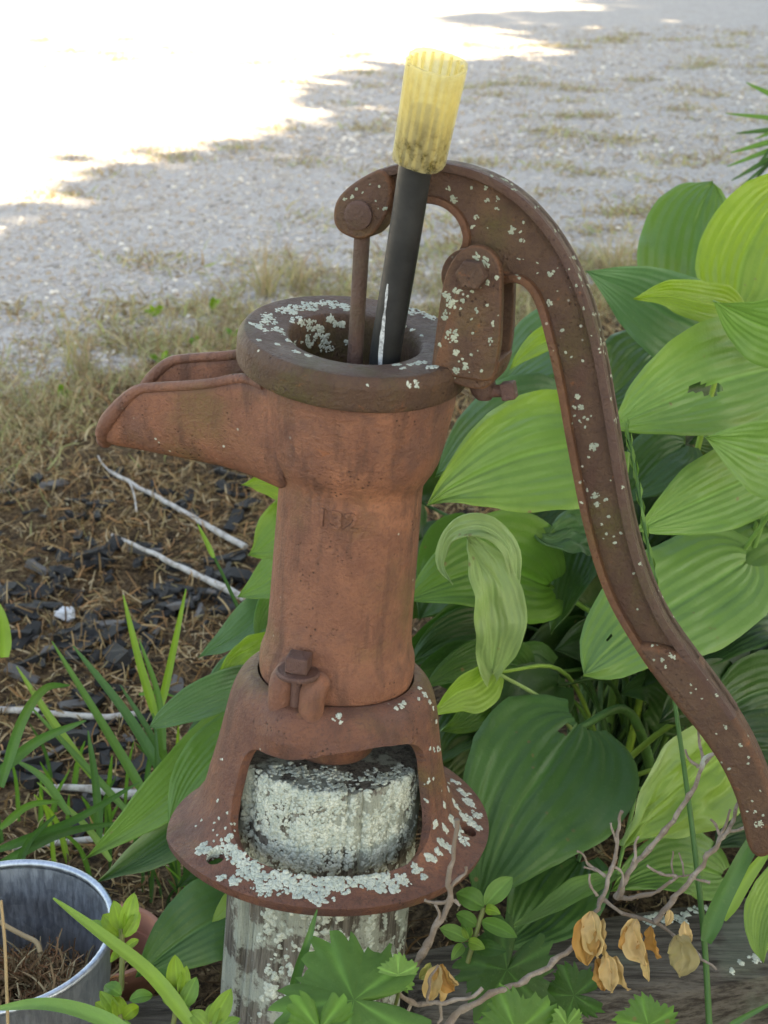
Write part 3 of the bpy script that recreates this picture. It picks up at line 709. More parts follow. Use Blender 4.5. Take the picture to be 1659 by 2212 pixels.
# --- loose gravel stones
ph = (1 + 5 ** .5) / 2
IV = np.array([(-1, ph, 0), (1, ph, 0), (-1, -ph, 0), (1, -ph, 0), (0, -1, ph), (0, 1, ph), (0, -1, -ph), (0, 1, -ph), (ph, 0, -1), (ph, 0, 1), (-ph, 0, -1), (-ph, 0, 1)]) / 1.9
IF = np.array([(0, 11, 5), (0, 5, 1), (0, 1, 7), (0, 7, 10), (0, 10, 11), (1, 5, 9), (5, 11, 4), (11, 10, 2), (10, 7, 6), (7, 1, 8), (3, 9, 4), (3, 4, 2), (3, 2, 6), (3, 6, 8), (3, 8, 9), (4, 9, 5), (2, 4, 11), (6, 2, 10), (8, 6, 7), (9, 8, 1)])
def stones(n, y0, y1, s0, s1):
    Y = (NR.uniform(y0 ** .5, y1 ** .5, n)) ** 2; X = NR.uniform(-1, 1, n) * (Y * .30 + .25)
    keep = np.array([y > edge_y(x) - .22 + .25 * nz((x, y, 0), 4) for x, y in zip(X, Y)]); X, Y = X[keep], Y[keep]; n = len(X)
    S = s0 * (s1 / s0) ** (NR.random(n) ** 1.8); sc = NR.uniform(.65, 1.25, (n, 3)) * S[:, None] * np.array([1, 1, .62])
    a = NR.uniform(0, 6.28, n); V = IV[None] * NR.uniform(.78, 1.2, (n, 12, 1)) * sc[:, None]
    x = V[..., 0] * np.cos(a)[:, None] - V[..., 1] * np.sin(a)[:, None]; y = V[..., 0] * np.sin(a)[:, None] + V[..., 1] * np.cos(a)[:, None]
    V = np.stack([x + X[:, None], y + Y[:, None], V[..., 2] + (S * .22)[:, None]], 2)
    pal = np.array([(.42, .40, .38), (.48, .46, .44), (.35, .335, .32), (.24, .235, .235), (.66, .65, .62), (.40, .33, .27), (.42, .40, .41), (.33, .28, .22)])
    C = pal[NR.choice(8, n, p=[.24, .18, .18, .10, .08, .09, .07, .06])] * NR.uniform(.80, 1.12, (n, 1)) * np.array([1.03, .985, .92])
    return V.reshape(-1, 3), (IF[None] + (np.arange(n) * 12)[:, None, None]).reshape(-1, 3), np.repeat(C, 12, 0)
parts_ = [stones(26000, 1.6, 5.0, .0028, .0090), stones(16000, 4.5, 9.5, .005, .013)]
o_ = 0; VV, FF, CC_ = [], [], []
for a, b, c in parts_: VV.append(a); FF.append(b + o_); CC_.append(c); o_ += len(a)
st = np_mesh('loose_gravel', np.concatenate(VV), np.concatenate(FF), STONE.m, None, False, np.concatenate(CC_)); tag(st, 'grey and white gravel stones scattered over the drive', 'gravel', kind='stuff')

# --- ribbons: used for moss fibres, dry weeds and grass
def ribbons(P, D, L, Wd, curl, cols, seg=4, droop=0.0, taper=1.0, face=None):
    """P roots, D start directions (n,3); each ribbon bends by its own random curl"""
    n = len(P); t = np.linspace(0, 1, seg + 1); pts = np.zeros((n, seg + 1, 3)); d = D / np.linalg.norm(D, axis=1, keepdims=True); p = P.copy(); pts[:, 0] = p
    w = NR.normal(0, 1, (n, 3)) * curl
    for k in range(seg):
        d = d + w / seg + NR.normal(0, .25, (n, 3)) * curl / seg; d[:, 2] -= droop / seg; d /= np.linalg.norm(d, axis=1, keepdims=True); p = p + d * (L / seg)[:, None]; pts[:, k + 1] = p
    s = np.cross(d, NR.normal(0, 1, (n, 3)) if face is None else np.tile(face, (n, 1))); s /= np.linalg.norm(s, axis=1, keepdims=True) + 1e-9
    ww = Wd[:, None] * (1 - taper * t[None] ** 1.6 * .95)
    V = np.stack([pts - s[:, None] * ww[..., None], pts + s[:, None] * ww[..., None]], 2).reshape(n, -1, 3)
    q = np.array([(2 * k, 2 * k + 1, 2 * k + 3, 2 * k + 2) for k in range(seg)]); m = 2 * (seg + 1)
    return V.reshape(-1, 3), (q[None] + (np.arange(n) * m)[:, None, None]).reshape(-1, 4), np.repeat(cols, m, 0)
def pal(cols, n, v=.18): c = np.array(cols); return c[NR.integers(0, len(c), n)] * NR.uniform(1 - v, 1 + v, (n, 1))
def bed_pts(n, fn):
    out = []
    while len(out) < n:
        x, y = rng.uniform(-1.2, .75), rng.uniform(.75, 3.3)
        px, py, _ = to_px((x, y, .01))
        if px < -60 or px > 1500 or py > 2260: continue
        if rng.random() < fn(x, y): out.append((x, y, bed_z(x, y)))
    return np.array(out)
MB_ = bed_pts(42000, lambda x, y: (y < edge_y(x) + .05) * (.25 + max(0, min(1, .6 + 1.5 * nz((x, y, 0), 7) + .8 * nz((x, y, 4), 24)))) * (1 if y < 2.3 else .6))
n = len(MB_); D = NR.normal(0, 1, (n, 3)); D[:, 2] = np.abs(D[:, 2]) * .55 + .05
r3 = ribbons(MB_ + np.array([0, 0, .001]), D, NR.uniform(.010, .034, n), NR.uniform(.0005, .0013, n), 1.7, pal([(.30, .195, .095), (.22, .135, .065), (.36, .255, .135), (.14, .085, .045), (.33, .18, .085), (.26, .20, .10), (.40, .31, .19), (.09, .058, .036)], n), 4, .9, .5)
tag(np_mesh('dry_moss', *r3[:2], TINT.m, None, True, r3[2]), 'curly brown dry moss and litter covering the garden bed', 'moss', kind='stuff')

# weedy fringe between bed and drive, and scattered tufts on the drive
def fringe(x, y):
    d = y - edge_y(x); return math.exp(-(d / (.34 if d < 0 else .38)) ** 2) * max(0, min(1, .55 + 1.3 * nz((x, y, 2), 6) + .5 * nz((x, y, 7), 20)))
MW = bed_pts(25000, fringe); tf = []
for _ in range(270):
    y = 1.9 + 7 * rng.random() ** 1.4; x = rng.uniform(-1, 1) * (.3 * y); 
    if y < edge_y(x) or rng.random() > (1.0 if x > -.1 else .35): continue
    for _ in range(rng.randint(20, 120)): tf.append((x + rng.gauss(0, .06), y + rng.gauss(0, .04), 0))
MW = np.concatenate([MW, np.array(tf)]); MW[:, 2] = [max(0, bed_z(x, y)) if y < edge_y(x) else 0.002 for x, y, _ in MW]
n = len(MW); D = NR.normal(0, .55, (n, 3)); D[:, 2] = NR.uniform(.25, 1, n)
r3 = ribbons(MW, D, NR.uniform(.012, .042, n) * np.where(NR.random(n) < .04, 1.8, 1), NR.uniform(.0006, .0016, n) * np.where(np.arange(n) > 25000, 2.0, 1), .9, pal([(.42, .36, .20), (.36, .32, .16), (.30, .31, .13), (.48, .41, .25), (.23, .17, .09), (.31, .34, .13), (.40, .30, .16), (.30, .20, .10), (.24, .16, .085)], n), 3, .5, .9)
tag(np_mesh('dry_weeds', *r3[:2], TINTG.m, None, True, r3[2]), 'short dry tan and olive weeds along the bed edge', 'weeds', kind='stuff')

# --- bark chips (pieces of the bed)
CHIP = Mat('black_bark_mulch'); g = CHIP.noise(3, 7, .7, CHIP.scale((20, 160, 160))); cc = CHIP.mix(CHIP.step(g, .4, .7), (.010, .009, .009), (.040, .036, .034)); CHIP.set(Base__Color=CHIP.mix(CHIP.step(CHIP.rnd(), .86, .9), cc, (.19, .175, .165)), Roughness=.7, Normal=CHIP.bump(g, 1, .004))
chips = []
for k in range(7):
    r2 = random.Random(k); bm = bmesh.new(); bmesh.ops.create_cube(bm, size=1); bmesh.ops.subdivide_edges(bm, edges=[e for e in bm.edges if abs(e.verts[0].co.x - e.verts[1].co.x) > .5], cuts=2)
    for q in bm.verts: q.co += Vector((r2.uniform(-.12, .12), r2.uniform(-.16, .16), r2.uniform(-.2, .2))); q.co.y *= 1 - .35 * abs(q.co.x); q.co.z += .12 * math.sin(q.co.x * 5 + k)
    me = bpy.data.meshes.new('bark_chip'); bm.to_mesh(me); bm.free(); me.materials.append(CHIP.m); chips.append(me)
cl = [(90, 1290, 70), (180, 1240, 60), (60, 1180, 60), (330, 1260, 60), (480, 1220, 50), (500, 1310, 45), (250, 1380, 80), (120, 1420, 90), (60, 1330, 50), (400, 1300, 60), (200, 1460, 80), (430, 1090, 50), (520, 1060, 40), (300, 1600, 90), (120, 1560, 90), (260, 1700, 80), (80, 1700, 80), (30, 1050, 40), (200, 1090, 60)]
def box_chip(p, s, a, tilt):
    o = bpy.data.objects.new('bark_chip', rng.choice(chips)); o.location = p; o.scale = s; o.rotation_euler = (tilt, rng.uniform(-.2, .2), a); link(o, bed)
for k in range(210):
    cx, cy, sd = rng.choice(cl); px, py = rng.gauss(cx, sd), rng.gauss(cy, sd * .6)
    if px > 640 or px < -40 or py < 960: continue
    p = on_z(px, py, .02); L_ = rng.uniform(.014, .042) * (1.25 if rng.random() < .2 else 1)
    box_chip((p.x, p.y, bed_z(p.x, p.y) + .004), (L_, L_ * rng.uniform(.22, .45), L_ * rng.uniform(.12, .26)), rng.uniform(0, 3.14), rng.uniform(-.5, .5))

# ================================================================== trees beside the drive that shade the pump (out of the picture)
BARK = Mat('tree_bark'); g = BARK.noise(4, 6, .7, BARK.scale((6, 6, 1))); BARK.set(Base__Color=BARK.mix(g, (.06, .045, .035), (.16, .13, .10)), Roughness=.95, Normal=BARK.bump(g, 1, .03))
LEAFT = Mat('tree_leaf'); cc = LEAFT.mix(LEAFT.noise(1.2, 3), (.045, .095, .022), (.075, .14, .030)); LEAFT.set(Base__Color=cc, Roughness=.5); LEAFT.translucent(cc, .25)
def tree(label, sx, sy, R=3.4, h=6.4, RV=2.3, nleaf=9000):
    """crown placed so that its shadow centre lands on (sx, sy)"""
    k = h / SUN.z; c = Vector((sx + SUN.x * k, sy + SUN.y * k, h)); ground = Vector((c.x + .3, c.y - .2, 0))
    t = thing('shade_tree', label, 'tree', ground, 'trees shading the pump')
    mb = MB(); pts = catmull([ground + Vector((0, 0, -.1)), ground + Vector((.05, .03, 1.6)), Vector((c.x + .1, c.y, h - RV)), c + Vector((0, 0, RV * .5))], 5); mb.add(*tube(pts, [float(q) for q in np.linspace(.24, .05, len(pts))], 10))
    for i in range(9):
        a = i * 2.4; q = pts[6 + i % 7]; e = c + Vector((math.cos(a) * R * .75, math.sin(a) * R * .75, rng.uniform(-.2, .6) * RV)); mb.add(*tube(catmull([q, (q + e) / 2 + Vector((0, 0, .25)), e], 4), [float(x) for x in np.linspace(.08, .015, 9)], 6))
    mb.build('trunk', BARK.m, t, 60, local_to=t)
    u = NR.normal(0, 1, (nleaf, 3)); u /= np.linalg.norm(u, axis=1, keepdims=True); r = NR.random(nleaf) ** .24
    az = np.arctan2(u[:, 1], u[:, 0]); lob = 1 + .07 * np.sin(az * 5 + sx) + .08 * np.sin(az * 9 + sy * 2) + NR.normal(0, .02, nleaf)
    P = u * (r * lob)[:, None] * np.array([R, R, RV]) + np.array(c)
    N = NR.normal(0, .45, (nleaf, 3)) + np.array(SUN) * .9 + np.array([0, 0, .3]); N /= np.linalg.norm(N, axis=1, keepdims=True)
    T = np.cross(N, NR.normal(0, 1, (nleaf, 3))); T /= np.linalg.norm(T, axis=1, keepdims=True); Bv = np.cross(N, T); S = NR.uniform(.10, .17, nleaf)[:, None]
    V = np.stack([P - T * S, P - Bv * S * .62 + N * S * .1, P + T * S * 1.1, P + Bv * S * .62 + N * S * .1], 1).reshape(-1, 3) - np.array(ground)
    np_mesh('crown', V, np.arange(nleaf * 4).reshape(-1, 4), LEAFT.m, t, False)
tree('unseen leafy tree added behind the viewer to block sky light over the pump bed', .2, -2.6 + 2.4, 3.3, 5.2, 1.9)  # added out of view, cuts the sky fill from behind for contrast
for k, (tt, off) in enumerate(((-.62, 2.7), (-.25, 3.1), (.12, 3.05), (.5, 3.15), (.9, 3.0), (1.35, 3.2), (1.9, 3.3), (2.5, 3.2), (3.2, 3.2), (4.0, 3.3), (5.0, 3.3))):
    off += (.32, .42, .62, .72, .55, .25, 0, -.2, -.4, -.5, -.6)[k]
    ex, ey = -1 + 2.4 * tt, 3.5 + 7.5 * tt
    tree('leafy shade tree beside the gravel drive casting the broad shadow', ex + .953 * off, ey - .305 * off)
# ================================================================== leaves
def leaf_mat(name, trans=.35, rough=.5, sheen=.3):
    m = Mat(name); t = m.attr(); n1 = m.noise(45, 4, .6); n2 = m.noise(380, 3, .6)
    c = m.mix(m.math('MULTIPLY', m.step(n1, .45, .75), .35), t, m.mix(.5, t, (.05, .13, .03))); c = m.mix(m.math('MULTIPLY', m.step(n2, .55, .8), .18), c, (.20, .28, .10))
    sp_ = m.vor(70); sk_ = m.math('MULTIPLY', m.step(sp_.outputs['Distance'], .16, .07), m.step(m.noise(16, 3, .6), .56, .62))
    c = m.mix(m.math('MULTIPLY', sk_, .8), c, (.17, .12, .05)); c = m.mix(m.math('MULTIPLY', m.step(m.noise(9, 4, .6), .52, .72), .30), c, m.mix(.6, c, (.19, .22, .05)))
    nr = m.bump(m.noise(110, 4, .6), .30, .0022); nr = m.bump(n2, .3, .0007, nr)
    m.set(Base__Color=c, Roughness=m.ramp(n1, (.35, rough - .10), (.65, rough + .14)), Normal=nr); m.b.inputs['Specular IOR Level'].default_value = sheen
    tc = m.n('HueSaturation', Color=c, Saturation=1.15, Value=1.25).outputs[0]; m.translucent(tc, trans, nr); return m.m
HOSTA = leaf_mat('hosta_leaf', .28, .42, .36); GREENERY = leaf_mat('soft_leaf', .42, .55, .3); GRASSM = leaf_mat('grass_blade', .35, .5, .35); DRYLEAF = leaf_mat('withered_leaf', .25, .8, .1)
STEMM = leaf_mat('leaf_stalk', .05, .5, .3)
TW = Mat('dead_twig'); g = TW.noise(60, 5, .7); g2 = TW.noise(250, 4, .7); cc = TW.mix(TW.step(g, .4, .65), (.155, .115, .085), (.25, .21, .175)); cc = TW.mix(TW.math('MULTIPLY', TW.step(g2, .55, .7), .6), cc, (.07, .05, .038)); TW.set(Base__Color=TW.mix(TW.math('MULTIPLY', TW.step(TW.noise(30, 3), .60, .68), .7), cc, (.36, .40, .35)), Roughness=.9, Normal=TW.bump(g2, .8, .0012))
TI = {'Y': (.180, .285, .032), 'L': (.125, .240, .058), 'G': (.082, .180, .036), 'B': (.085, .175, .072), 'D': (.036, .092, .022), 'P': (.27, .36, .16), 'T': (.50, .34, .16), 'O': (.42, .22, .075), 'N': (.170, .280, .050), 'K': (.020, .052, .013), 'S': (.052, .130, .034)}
SHAPES = {'heart': ([0, .03, .08, .16, .28, .42, .56, .70, .82, .90, .96, 1], [.30, .55, .76, .92, 1, .97, .84, .64, .40, .22, .08, 0]),
          'blunt': ([0, .03, .08, .16, .28, .42, .56, .70, .82, .90, .96, 1], [.30, .58, .80, .95, 1, .99, .93, .80, .60, .42, .22, 0]),
          'lance': ([0, .08, .2, .4, .6, .8, .93, 1], [.10, .38, .75, 1, .92, .58, .22, 0]),
          'strap': ([0, .1, .3, .5, .65, .8, .92, 1], [.12, .35, .72, 1, .98, .8, .62, .4]),
          'ell': ([0, .05, .15, .35, .55, .75, .9, 1], [.10, .32, .66, .96, 1, .76, .40, 0])}
def leaf(name, parent, mids, hw, roll=0, tint='G', shape='heart', fold=.18, wave=.075, veins=5, corr=.050, lobe=.10, mat=None, seed=0, cup=.0, rows=30, cols=37, dims=None, tip_curl=0.0, edge=None, hole=None, stalk=None, twist=0.0, crumple=0.0):
    """mids: (px, py, depth) along the midrib (base -> tip); hw: half width in the same pixels"""
    P = catmull([at(*m) if len(m) == 3 and m[2] < 50 else Vector(m) for m in mids], 12)
    Ls = [0]
    for a, b in zip(P, P[1:]): Ls.append(Ls[-1] + (b - a).length)
    LT = Ls[-1]; md = sum(m[2] for m in mids) / len(mids); Wm = hw * md / F
    def pt(u):
        s = u * LT; i = min(range(len(Ls) - 1), key=lambda k: 0 if Ls[k] <= s <= Ls[k + 1] else 1 + abs(Ls[k] - s)); t = (s - Ls[i]) / max(Ls[i + 1] - Ls[i], 1e-9); return P[i].lerp(P[i + 1], max(0, min(1, t)))
    v, f, cl = [], [], []; r2 = random.Random(seed * 13 + 5); ph, ph2 = r2.uniform(0, 6), r2.uniform(0, 6)
    sx, sw = SHAPES[shape]; base = Vector(TI[tint]) if isinstance(tint, str) else Vector(tint); prevS = None
    for j in range(rows + 1):
        u = j / rows; p = pt(u); T = (pt(min(1, u + .02)) - pt(max(0, u - .02))).normalized()
        N = (CAM - p).normalized(); N = N - T * N.dot(T)
        if N.length < .15 and prevS is not None: N = prevS.cross(T)
        N.normalize(); S = T.cross(N).normalized()
        if prevS is not None:
            if S.dot(prevS) < 0: S = -S
            S = (S * .35 + (prevS - T * prevS.dot(T)).normalized() * .65).normalized() if S.dot(prevS) > .2 else (prevS - T * prevS.dot(T)).normalized()
        prevS = S.copy(); N = S.cross(T).normalized()
        if N.dot(CAM - p) < 0 and j == 0: N = -N
        q = Matrix.Rotation(rad(roll + twist * u), 3, T); S2, N2 = q @ S, q @ N
        w = float(np.interp(u, sx, sw)) * Wm
        for i in range(cols):
            s = -1 + 2 * i / (cols - 1); a = abs(s)
            asy = 1 + .08 * math.sin(ph) * (1 if s > 0 else -1)
            d = S2 * (s * w * asy)
            z = fold * a * w + cup * a * a * w - .10 * fold * Wm * (1 - a)
            vn = abs(math.sin(math.pi * a * veins)); z += corr * Wm * (vn ** .8 - .5) * min(1, w / Wm * 1.4) * (1.15 - .5 * a); z += .10 * Wm * nz((s * 1.1, u * 1.8, ph), 1.0, seed) + .060 * Wm * nz((s * 2.6, u * 5, ph2), 1.0, seed) + .012 * Wm * nz((s * 6, u * 26, ph), 1.0, seed)
            z += wave * Wm * (a ** 2.2) * (math.sin(u * 11 + ph + (1.7 if s > 0 else 0)) + .5 * math.sin(u * 23 + ph2 + s)) * min(1, 3 * w / Wm)
            if crumple: z += crumple * Wm * nz((s * 2.1, u * 4, ph), 1.3, seed); d += S2 * (crumple * Wm * .5 * nz((s * 2, u * 5, ph2), 1.2, seed + 3))
            back = -lobe * LT * (a ** 1.7) * max(0, 1 - u / .35) ** 1.5
            v.append(p + d + N2 * z + T * back)
            vein = 1 - min(1, vn * 2.6); mid = math.exp(-(a / .035) ** 2)
            c = base * (1 + .10 * vein + .35 * mid * (1 - u * .6)) 
            if edge is not None: c = c.lerp(Vector(TI[edge]), max(0, (a - .45) / .55) * .8 * (1 if s > 0 else .35))
            cl.append(tuple(c))
    for j in range(rows):
        for i in range(cols - 1):
            if hole is not None:
                for (hu, hs, hr) in hole:
                    if ((j / rows - hu) * 2.2) ** 2 + ((-1 + 2 * i / (cols - 1)) - hs) ** 2 < hr * hr: break
                else: f.append((j * cols + i, j * cols + i + 1, (j + 1) * cols + i + 1, (j + 1) * cols + i))
                continue
            f.append((j * cols + i, j * cols + i + 1, (j + 1) * cols + i + 1, (j + 1) * cols + i))
    off = Vector(parent.location) if parent is not None else Vector()
    V = np.array([tuple(q - off) for q in v]); o = np_mesh(name, V, np.array(f), mat or HOSTA, parent, True, np.array(cl))
    if stalk is not None:
        b = P[0]; c = Vector(stalk); m1 = b.lerp(c, .45) + Vector((0, 0, .04)) + (P[0] - P[2]).normalized() * .02
        r0 = max(.0016, Wm * .055); pts = catmull([b + (P[1] - P[0]) * .5, m1, c], 7)
        vv, ff = tube(pts, [float(x) for x in np.linspace(r0 * .8, r0 * 1.6, len(pts))], 7); ff = [q for q in ff if len(q) == 4]
        np_mesh('stalk', np.array([tuple(q - off) for q in vv]), np.array(ff), STEMM, o, True, np.tile(np.array(base) * 1.15, (len(vv), 1)))
    return o
def blade(parent, pts, w, tint='G', name='blade', roll=0, mat=None, tip=.9, vf=.35):
    """grass blade: pts (px, py, depth) from root to tip, w half width px"""
    P = catmull([at(*p) for p in pts], 7); n = len(P); off = Vector(parent.location); fr = frames(P); v, f, cl = [], [], []; md = sum(p[2] for p in pts) / len(pts); base = Vector(TI[tint])
    for k, p in enumerate(P):
        u = k / (n - 1); T = fr[k][0]; N = (CAM - p); N = (N - T * N.dot(T)).normalized(); N = Matrix.Rotation(rad(roll + 25 * math.sin(u * 3)), 3, T) @ N; S = T.cross(N)
        ww = w * md / F * (min(1, .55 + u * 2.5)) * (1 - u ** 3.0 * tip) ** .9
        for s in (-1, -.5, 0, .5, 1): v.append(p + S * (s * ww) + N * (abs(s) * ww * vf) - off); cl.append(tuple(base * (1.0 + (.18 if s == 0 else 0) + .12 * (1 - u))))
    for k in range(n - 1):
        for i in range(4): f.append((k * 5 + i, k * 5 + i + 1, k * 5 + i + 6, k * 5 + i + 5))
    return np_mesh(name, np.array([tuple(q) for q in v]), np.array(f), mat or GRASSM, parent, True, np.array(cl))

# ------------------------------------------------------------------ the big hosta behind the pump's handle
C1 = on_z(1330, 1690, .02)
hosta = thing('hosta_plant', 'large hosta with broad ribbed green leaves behind the pump handle', 'hosta', C1)
HL = [  # midrib points (base, .., tip), half width, roll, tint, options
    ([(1310, 950, 1.06), (1130, 985, 1.00), (990, 1045, .96), (922, 1092, .95)], 128, 14, 'L', dict(edge='Y', fold=.10)),
    ([(1690, 790, 1.10), (1540, 830, 1.06), (1400, 885, 1.02), (1310, 930, 1.0)], 118, -8, 'L', dict(edge='N', fold=.12, hole=[(.40, -.12, .11), (.44, -.04, .09), (.48, .03, .07)])),
    ([(1760, 985, 1.0), (1660, 985, .98), (1590, 965, .96), (1522, 944, .95)], 88, 10, 'L', dict()),
    ([(1690, 1000, 1.10), (1560, 1060, 1.07), (1440, 1115, 1.04), (1370, 1150, 1.02)], 84, -12, 'L', dict(wave=.09)),
    ([(1610, 1215, 1.10), (1480, 1295, 1.05), (1360, 1370, 1.0), (1262, 1455, .97)], 122, 6, 'L', dict(shape='blunt', fold=.06, hole=[(.62, .35, .035), (.70, -.45, .05), (.80, .2, .03)])),
    ([(1246, 1572, 1.06), (1190, 1650, 1.02), (1110, 1770, .98), (1030, 1960, .95)], 165, 4, 'S', dict(shape='heart', fold=.10, wave=.08, hole=[(.05, .10, .09), (.45, -.6, .03)])),
    ([(1585, 1620, 1.00), (1490, 1690, .98), (1410, 1760, .97), (1345, 1828, .96)], 100, -20, 'N', dict(crumple=.18, edge='P', fold=.25)),
    ([(1560, 1890, 1.05), (1470, 1870, 1.03), (1390, 1885, 1.02), (1320, 1925, 1.01)], 66, 18, 'G', dict()),
    ([(1190, 1265, 1.12), (1090, 1230, 1.08), (980, 1250, 1.04), (870, 1300, 1.03)], 108, 10, 'G', dict(edge='L')),
    ([(1225, 880, 1.14), (1120, 905, 1.10), (1020, 960, 1.07), (940, 1030, 1.05)], 85, 20, 'B', dict()),
    ([(1255, 700, 1.20), (1180, 740, 1.17), (1110, 800, 1.14), (1060, 850, 1.12)], 70, 5, 'B', dict()),
    ([(1250, 740, 1.15), (1185, 735, 1.12), (1130, 770, 1.10), (1100, 800, 1.09)], 30, 35, 'Y', dict()),
    ([(1560, 735, 1.20), (1460, 690, 1.17), (1360, 630, 1.15), (1265, 585, 1.13)], 88, -6, 'B', dict(wave=.08)),
    ([(1590, 668, 1.15), (1520, 655, 1.12), (1440, 640, 1.10), (1368, 645, 1.08)], 46, 25, 'Y', dict(fold=.35)),
    ([(1760, 730, 1.04), (1680, 715, 1.02), (1610, 690, 1.01), (1540, 650, 1.0)], 82, -14, 'L', dict()),
    ([(1490, 650, 1.30), (1495, 560, 1.32), (1510, 470, 1.34), (1540, 392, 1.36)], 108, 0, 'G', dict(shape='blunt', wave=.08, edge='N')),
    ([(1590, 650, 1.20), (1605, 560, 1.22), (1650, 470, 1.24), (1720, 380, 1.26)], 96, 8, 'Y', dict(shape='blunt')),
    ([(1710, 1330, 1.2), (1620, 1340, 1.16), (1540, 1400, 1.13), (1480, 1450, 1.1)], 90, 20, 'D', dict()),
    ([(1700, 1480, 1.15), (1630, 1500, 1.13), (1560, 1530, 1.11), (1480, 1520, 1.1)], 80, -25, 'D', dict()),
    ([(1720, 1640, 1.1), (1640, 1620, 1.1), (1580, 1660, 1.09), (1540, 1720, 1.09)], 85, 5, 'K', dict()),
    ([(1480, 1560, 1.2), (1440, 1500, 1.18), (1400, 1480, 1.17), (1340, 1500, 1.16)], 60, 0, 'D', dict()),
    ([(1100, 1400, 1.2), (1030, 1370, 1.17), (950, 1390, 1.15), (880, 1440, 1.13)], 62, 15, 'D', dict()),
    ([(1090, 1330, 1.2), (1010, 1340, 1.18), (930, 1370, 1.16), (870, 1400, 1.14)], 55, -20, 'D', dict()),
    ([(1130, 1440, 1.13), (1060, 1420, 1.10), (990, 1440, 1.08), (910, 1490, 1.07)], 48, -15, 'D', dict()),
    ([(1068, 1450, 1.03), (1030, 1480, 1.01), (985, 1500, 1.0), (925, 1548, .99)], 50, -30, 'N', dict(fold=.4)),
    ([(1250, 1860, 1.02), (1200, 1930, 1.0), (1140, 2000, .98), (1075, 2050, .97)], 95, 20, 'S', dict()),
    ([(1335, 1890, 1.0), (1265, 1925, .98), (1190, 1970, .97), (1100, 2005, .96)], 30, 40, 'L', dict(shape='lance', fold=.5)),
    ([(1290, 1150, 1.15), (1240, 1150, 1.12), (1190, 1165, 1.1), (1140, 1135, 1.1)], 48, 10, 'B', dict(crumple=.3)),
    ([(1680, 1150, 1.16), (1600, 1200, 1.14), (1540, 1280, 1.13), (1500, 1340, 1.12)], 120, 0, 'G', dict()),
    ([(1420, 760, 1.25), (1380, 800, 1.22), (1330, 850, 1.2), (1270, 880, 1.18)], 85, 10, 'D', dict()),
    ([(1640, 860, 1.25), (1600, 900, 1.24), (1560, 940, 1.22), (1490, 960, 1.2)], 85, -15, 'D', dict()),
    ([(1480, 960, 1.18), (1430, 990, 1.16), (1380, 1040, 1.15), (1330, 1100, 1.14)], 70, 10, 'D', dict()),
    ([(1230, 1010, 1.18), (1180, 1090, 1.16), (1120, 1140, 1.14), (1040, 1180, 1.12)], 75, 0, 'D', dict()),
    ([(1690, 1110, 1.15), (1640, 1040, 1.13), (1590, 1000, 1.12), (1530, 985, 1.1)], 60, 10, 'D', dict()),
    ([(1700, 1860, .98), (1650, 1970, .95), (1640, 2040, .93), (1650, 2080, .92)], 38, 0, 'N', dict(shape='ell')),
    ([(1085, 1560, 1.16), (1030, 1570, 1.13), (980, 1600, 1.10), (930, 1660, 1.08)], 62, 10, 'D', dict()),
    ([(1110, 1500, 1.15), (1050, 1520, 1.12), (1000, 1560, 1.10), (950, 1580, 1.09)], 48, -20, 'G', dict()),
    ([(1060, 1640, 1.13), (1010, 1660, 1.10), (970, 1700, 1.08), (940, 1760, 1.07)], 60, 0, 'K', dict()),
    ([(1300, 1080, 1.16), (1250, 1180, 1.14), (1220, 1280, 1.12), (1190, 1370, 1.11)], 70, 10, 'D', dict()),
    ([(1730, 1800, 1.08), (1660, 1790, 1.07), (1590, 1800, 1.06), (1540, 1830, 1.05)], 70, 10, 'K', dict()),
]
for k, (m, hw, roll, ti, kw) in enumerate(HL):
    leaf('leaf', hosta, m, hw * 1.12, roll + rng.uniform(-8, 8), ti, seed=k, twist=rng.uniform(-22, 22), stalk=(C1.x + rng.uniform(-.04, .04), C1.y + rng.uniform(-.04, .04), .015), **kw)
# the twisted pale leaf rising beside the barrel
lf = leaf('leaf', hosta, [(1064, 1452, 1.00), (1074, 1340, .985), (1052, 1240, .98), (1012, 1152, .985)], 62, 10, (.215, .315, .115), 'ell', seed=77, fold=.30, wave=.12, twist=20, crumple=.22, corr=.07, stalk=(C1.x, C1.y, .015)); lf['label'] = 'pale wilted leaf hanging beside the barrel'
lf = leaf('leaf', hosta, [(1112, 1275, .99), (1100, 1185, .982), (1042, 1140, .985), (975, 1156, 1.0), (953, 1215, 1.01), (978, 1262, 1.0)], 26, 20, (.24, .34, .14), 'lance', seed=78, fold=.4, wave=.16, crumple=.3, corr=.06); lf['label'] = 'pale leaf edge curled over into a hook'
# unseen depth of the clump: more leaves lower down and behind
r9 = random.Random(21)
for k in range(96):  # mostly dark tints: shade of the gaps put into the leaf colour
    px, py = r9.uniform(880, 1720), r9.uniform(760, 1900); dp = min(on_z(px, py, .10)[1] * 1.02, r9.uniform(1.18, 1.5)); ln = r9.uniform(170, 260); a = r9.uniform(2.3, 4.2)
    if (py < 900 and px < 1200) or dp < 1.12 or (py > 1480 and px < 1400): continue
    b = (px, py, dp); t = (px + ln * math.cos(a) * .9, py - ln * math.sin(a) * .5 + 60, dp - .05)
    leaf('leaf', hosta, [b, ((b[0] + t[0]) / 2, (b[1] + t[1]) / 2 - 22, dp - .03), t], r9.uniform(60, 95), r9.uniform(-30, 30), r9.choice(['D', 'K', 'D', 'K', 'G']), seed=200 + k, rows=18, cols=25, stalk=(C1.x + r9.uniform(-.05, .05), C1.y + r9.uniform(-.05, .05), .012))

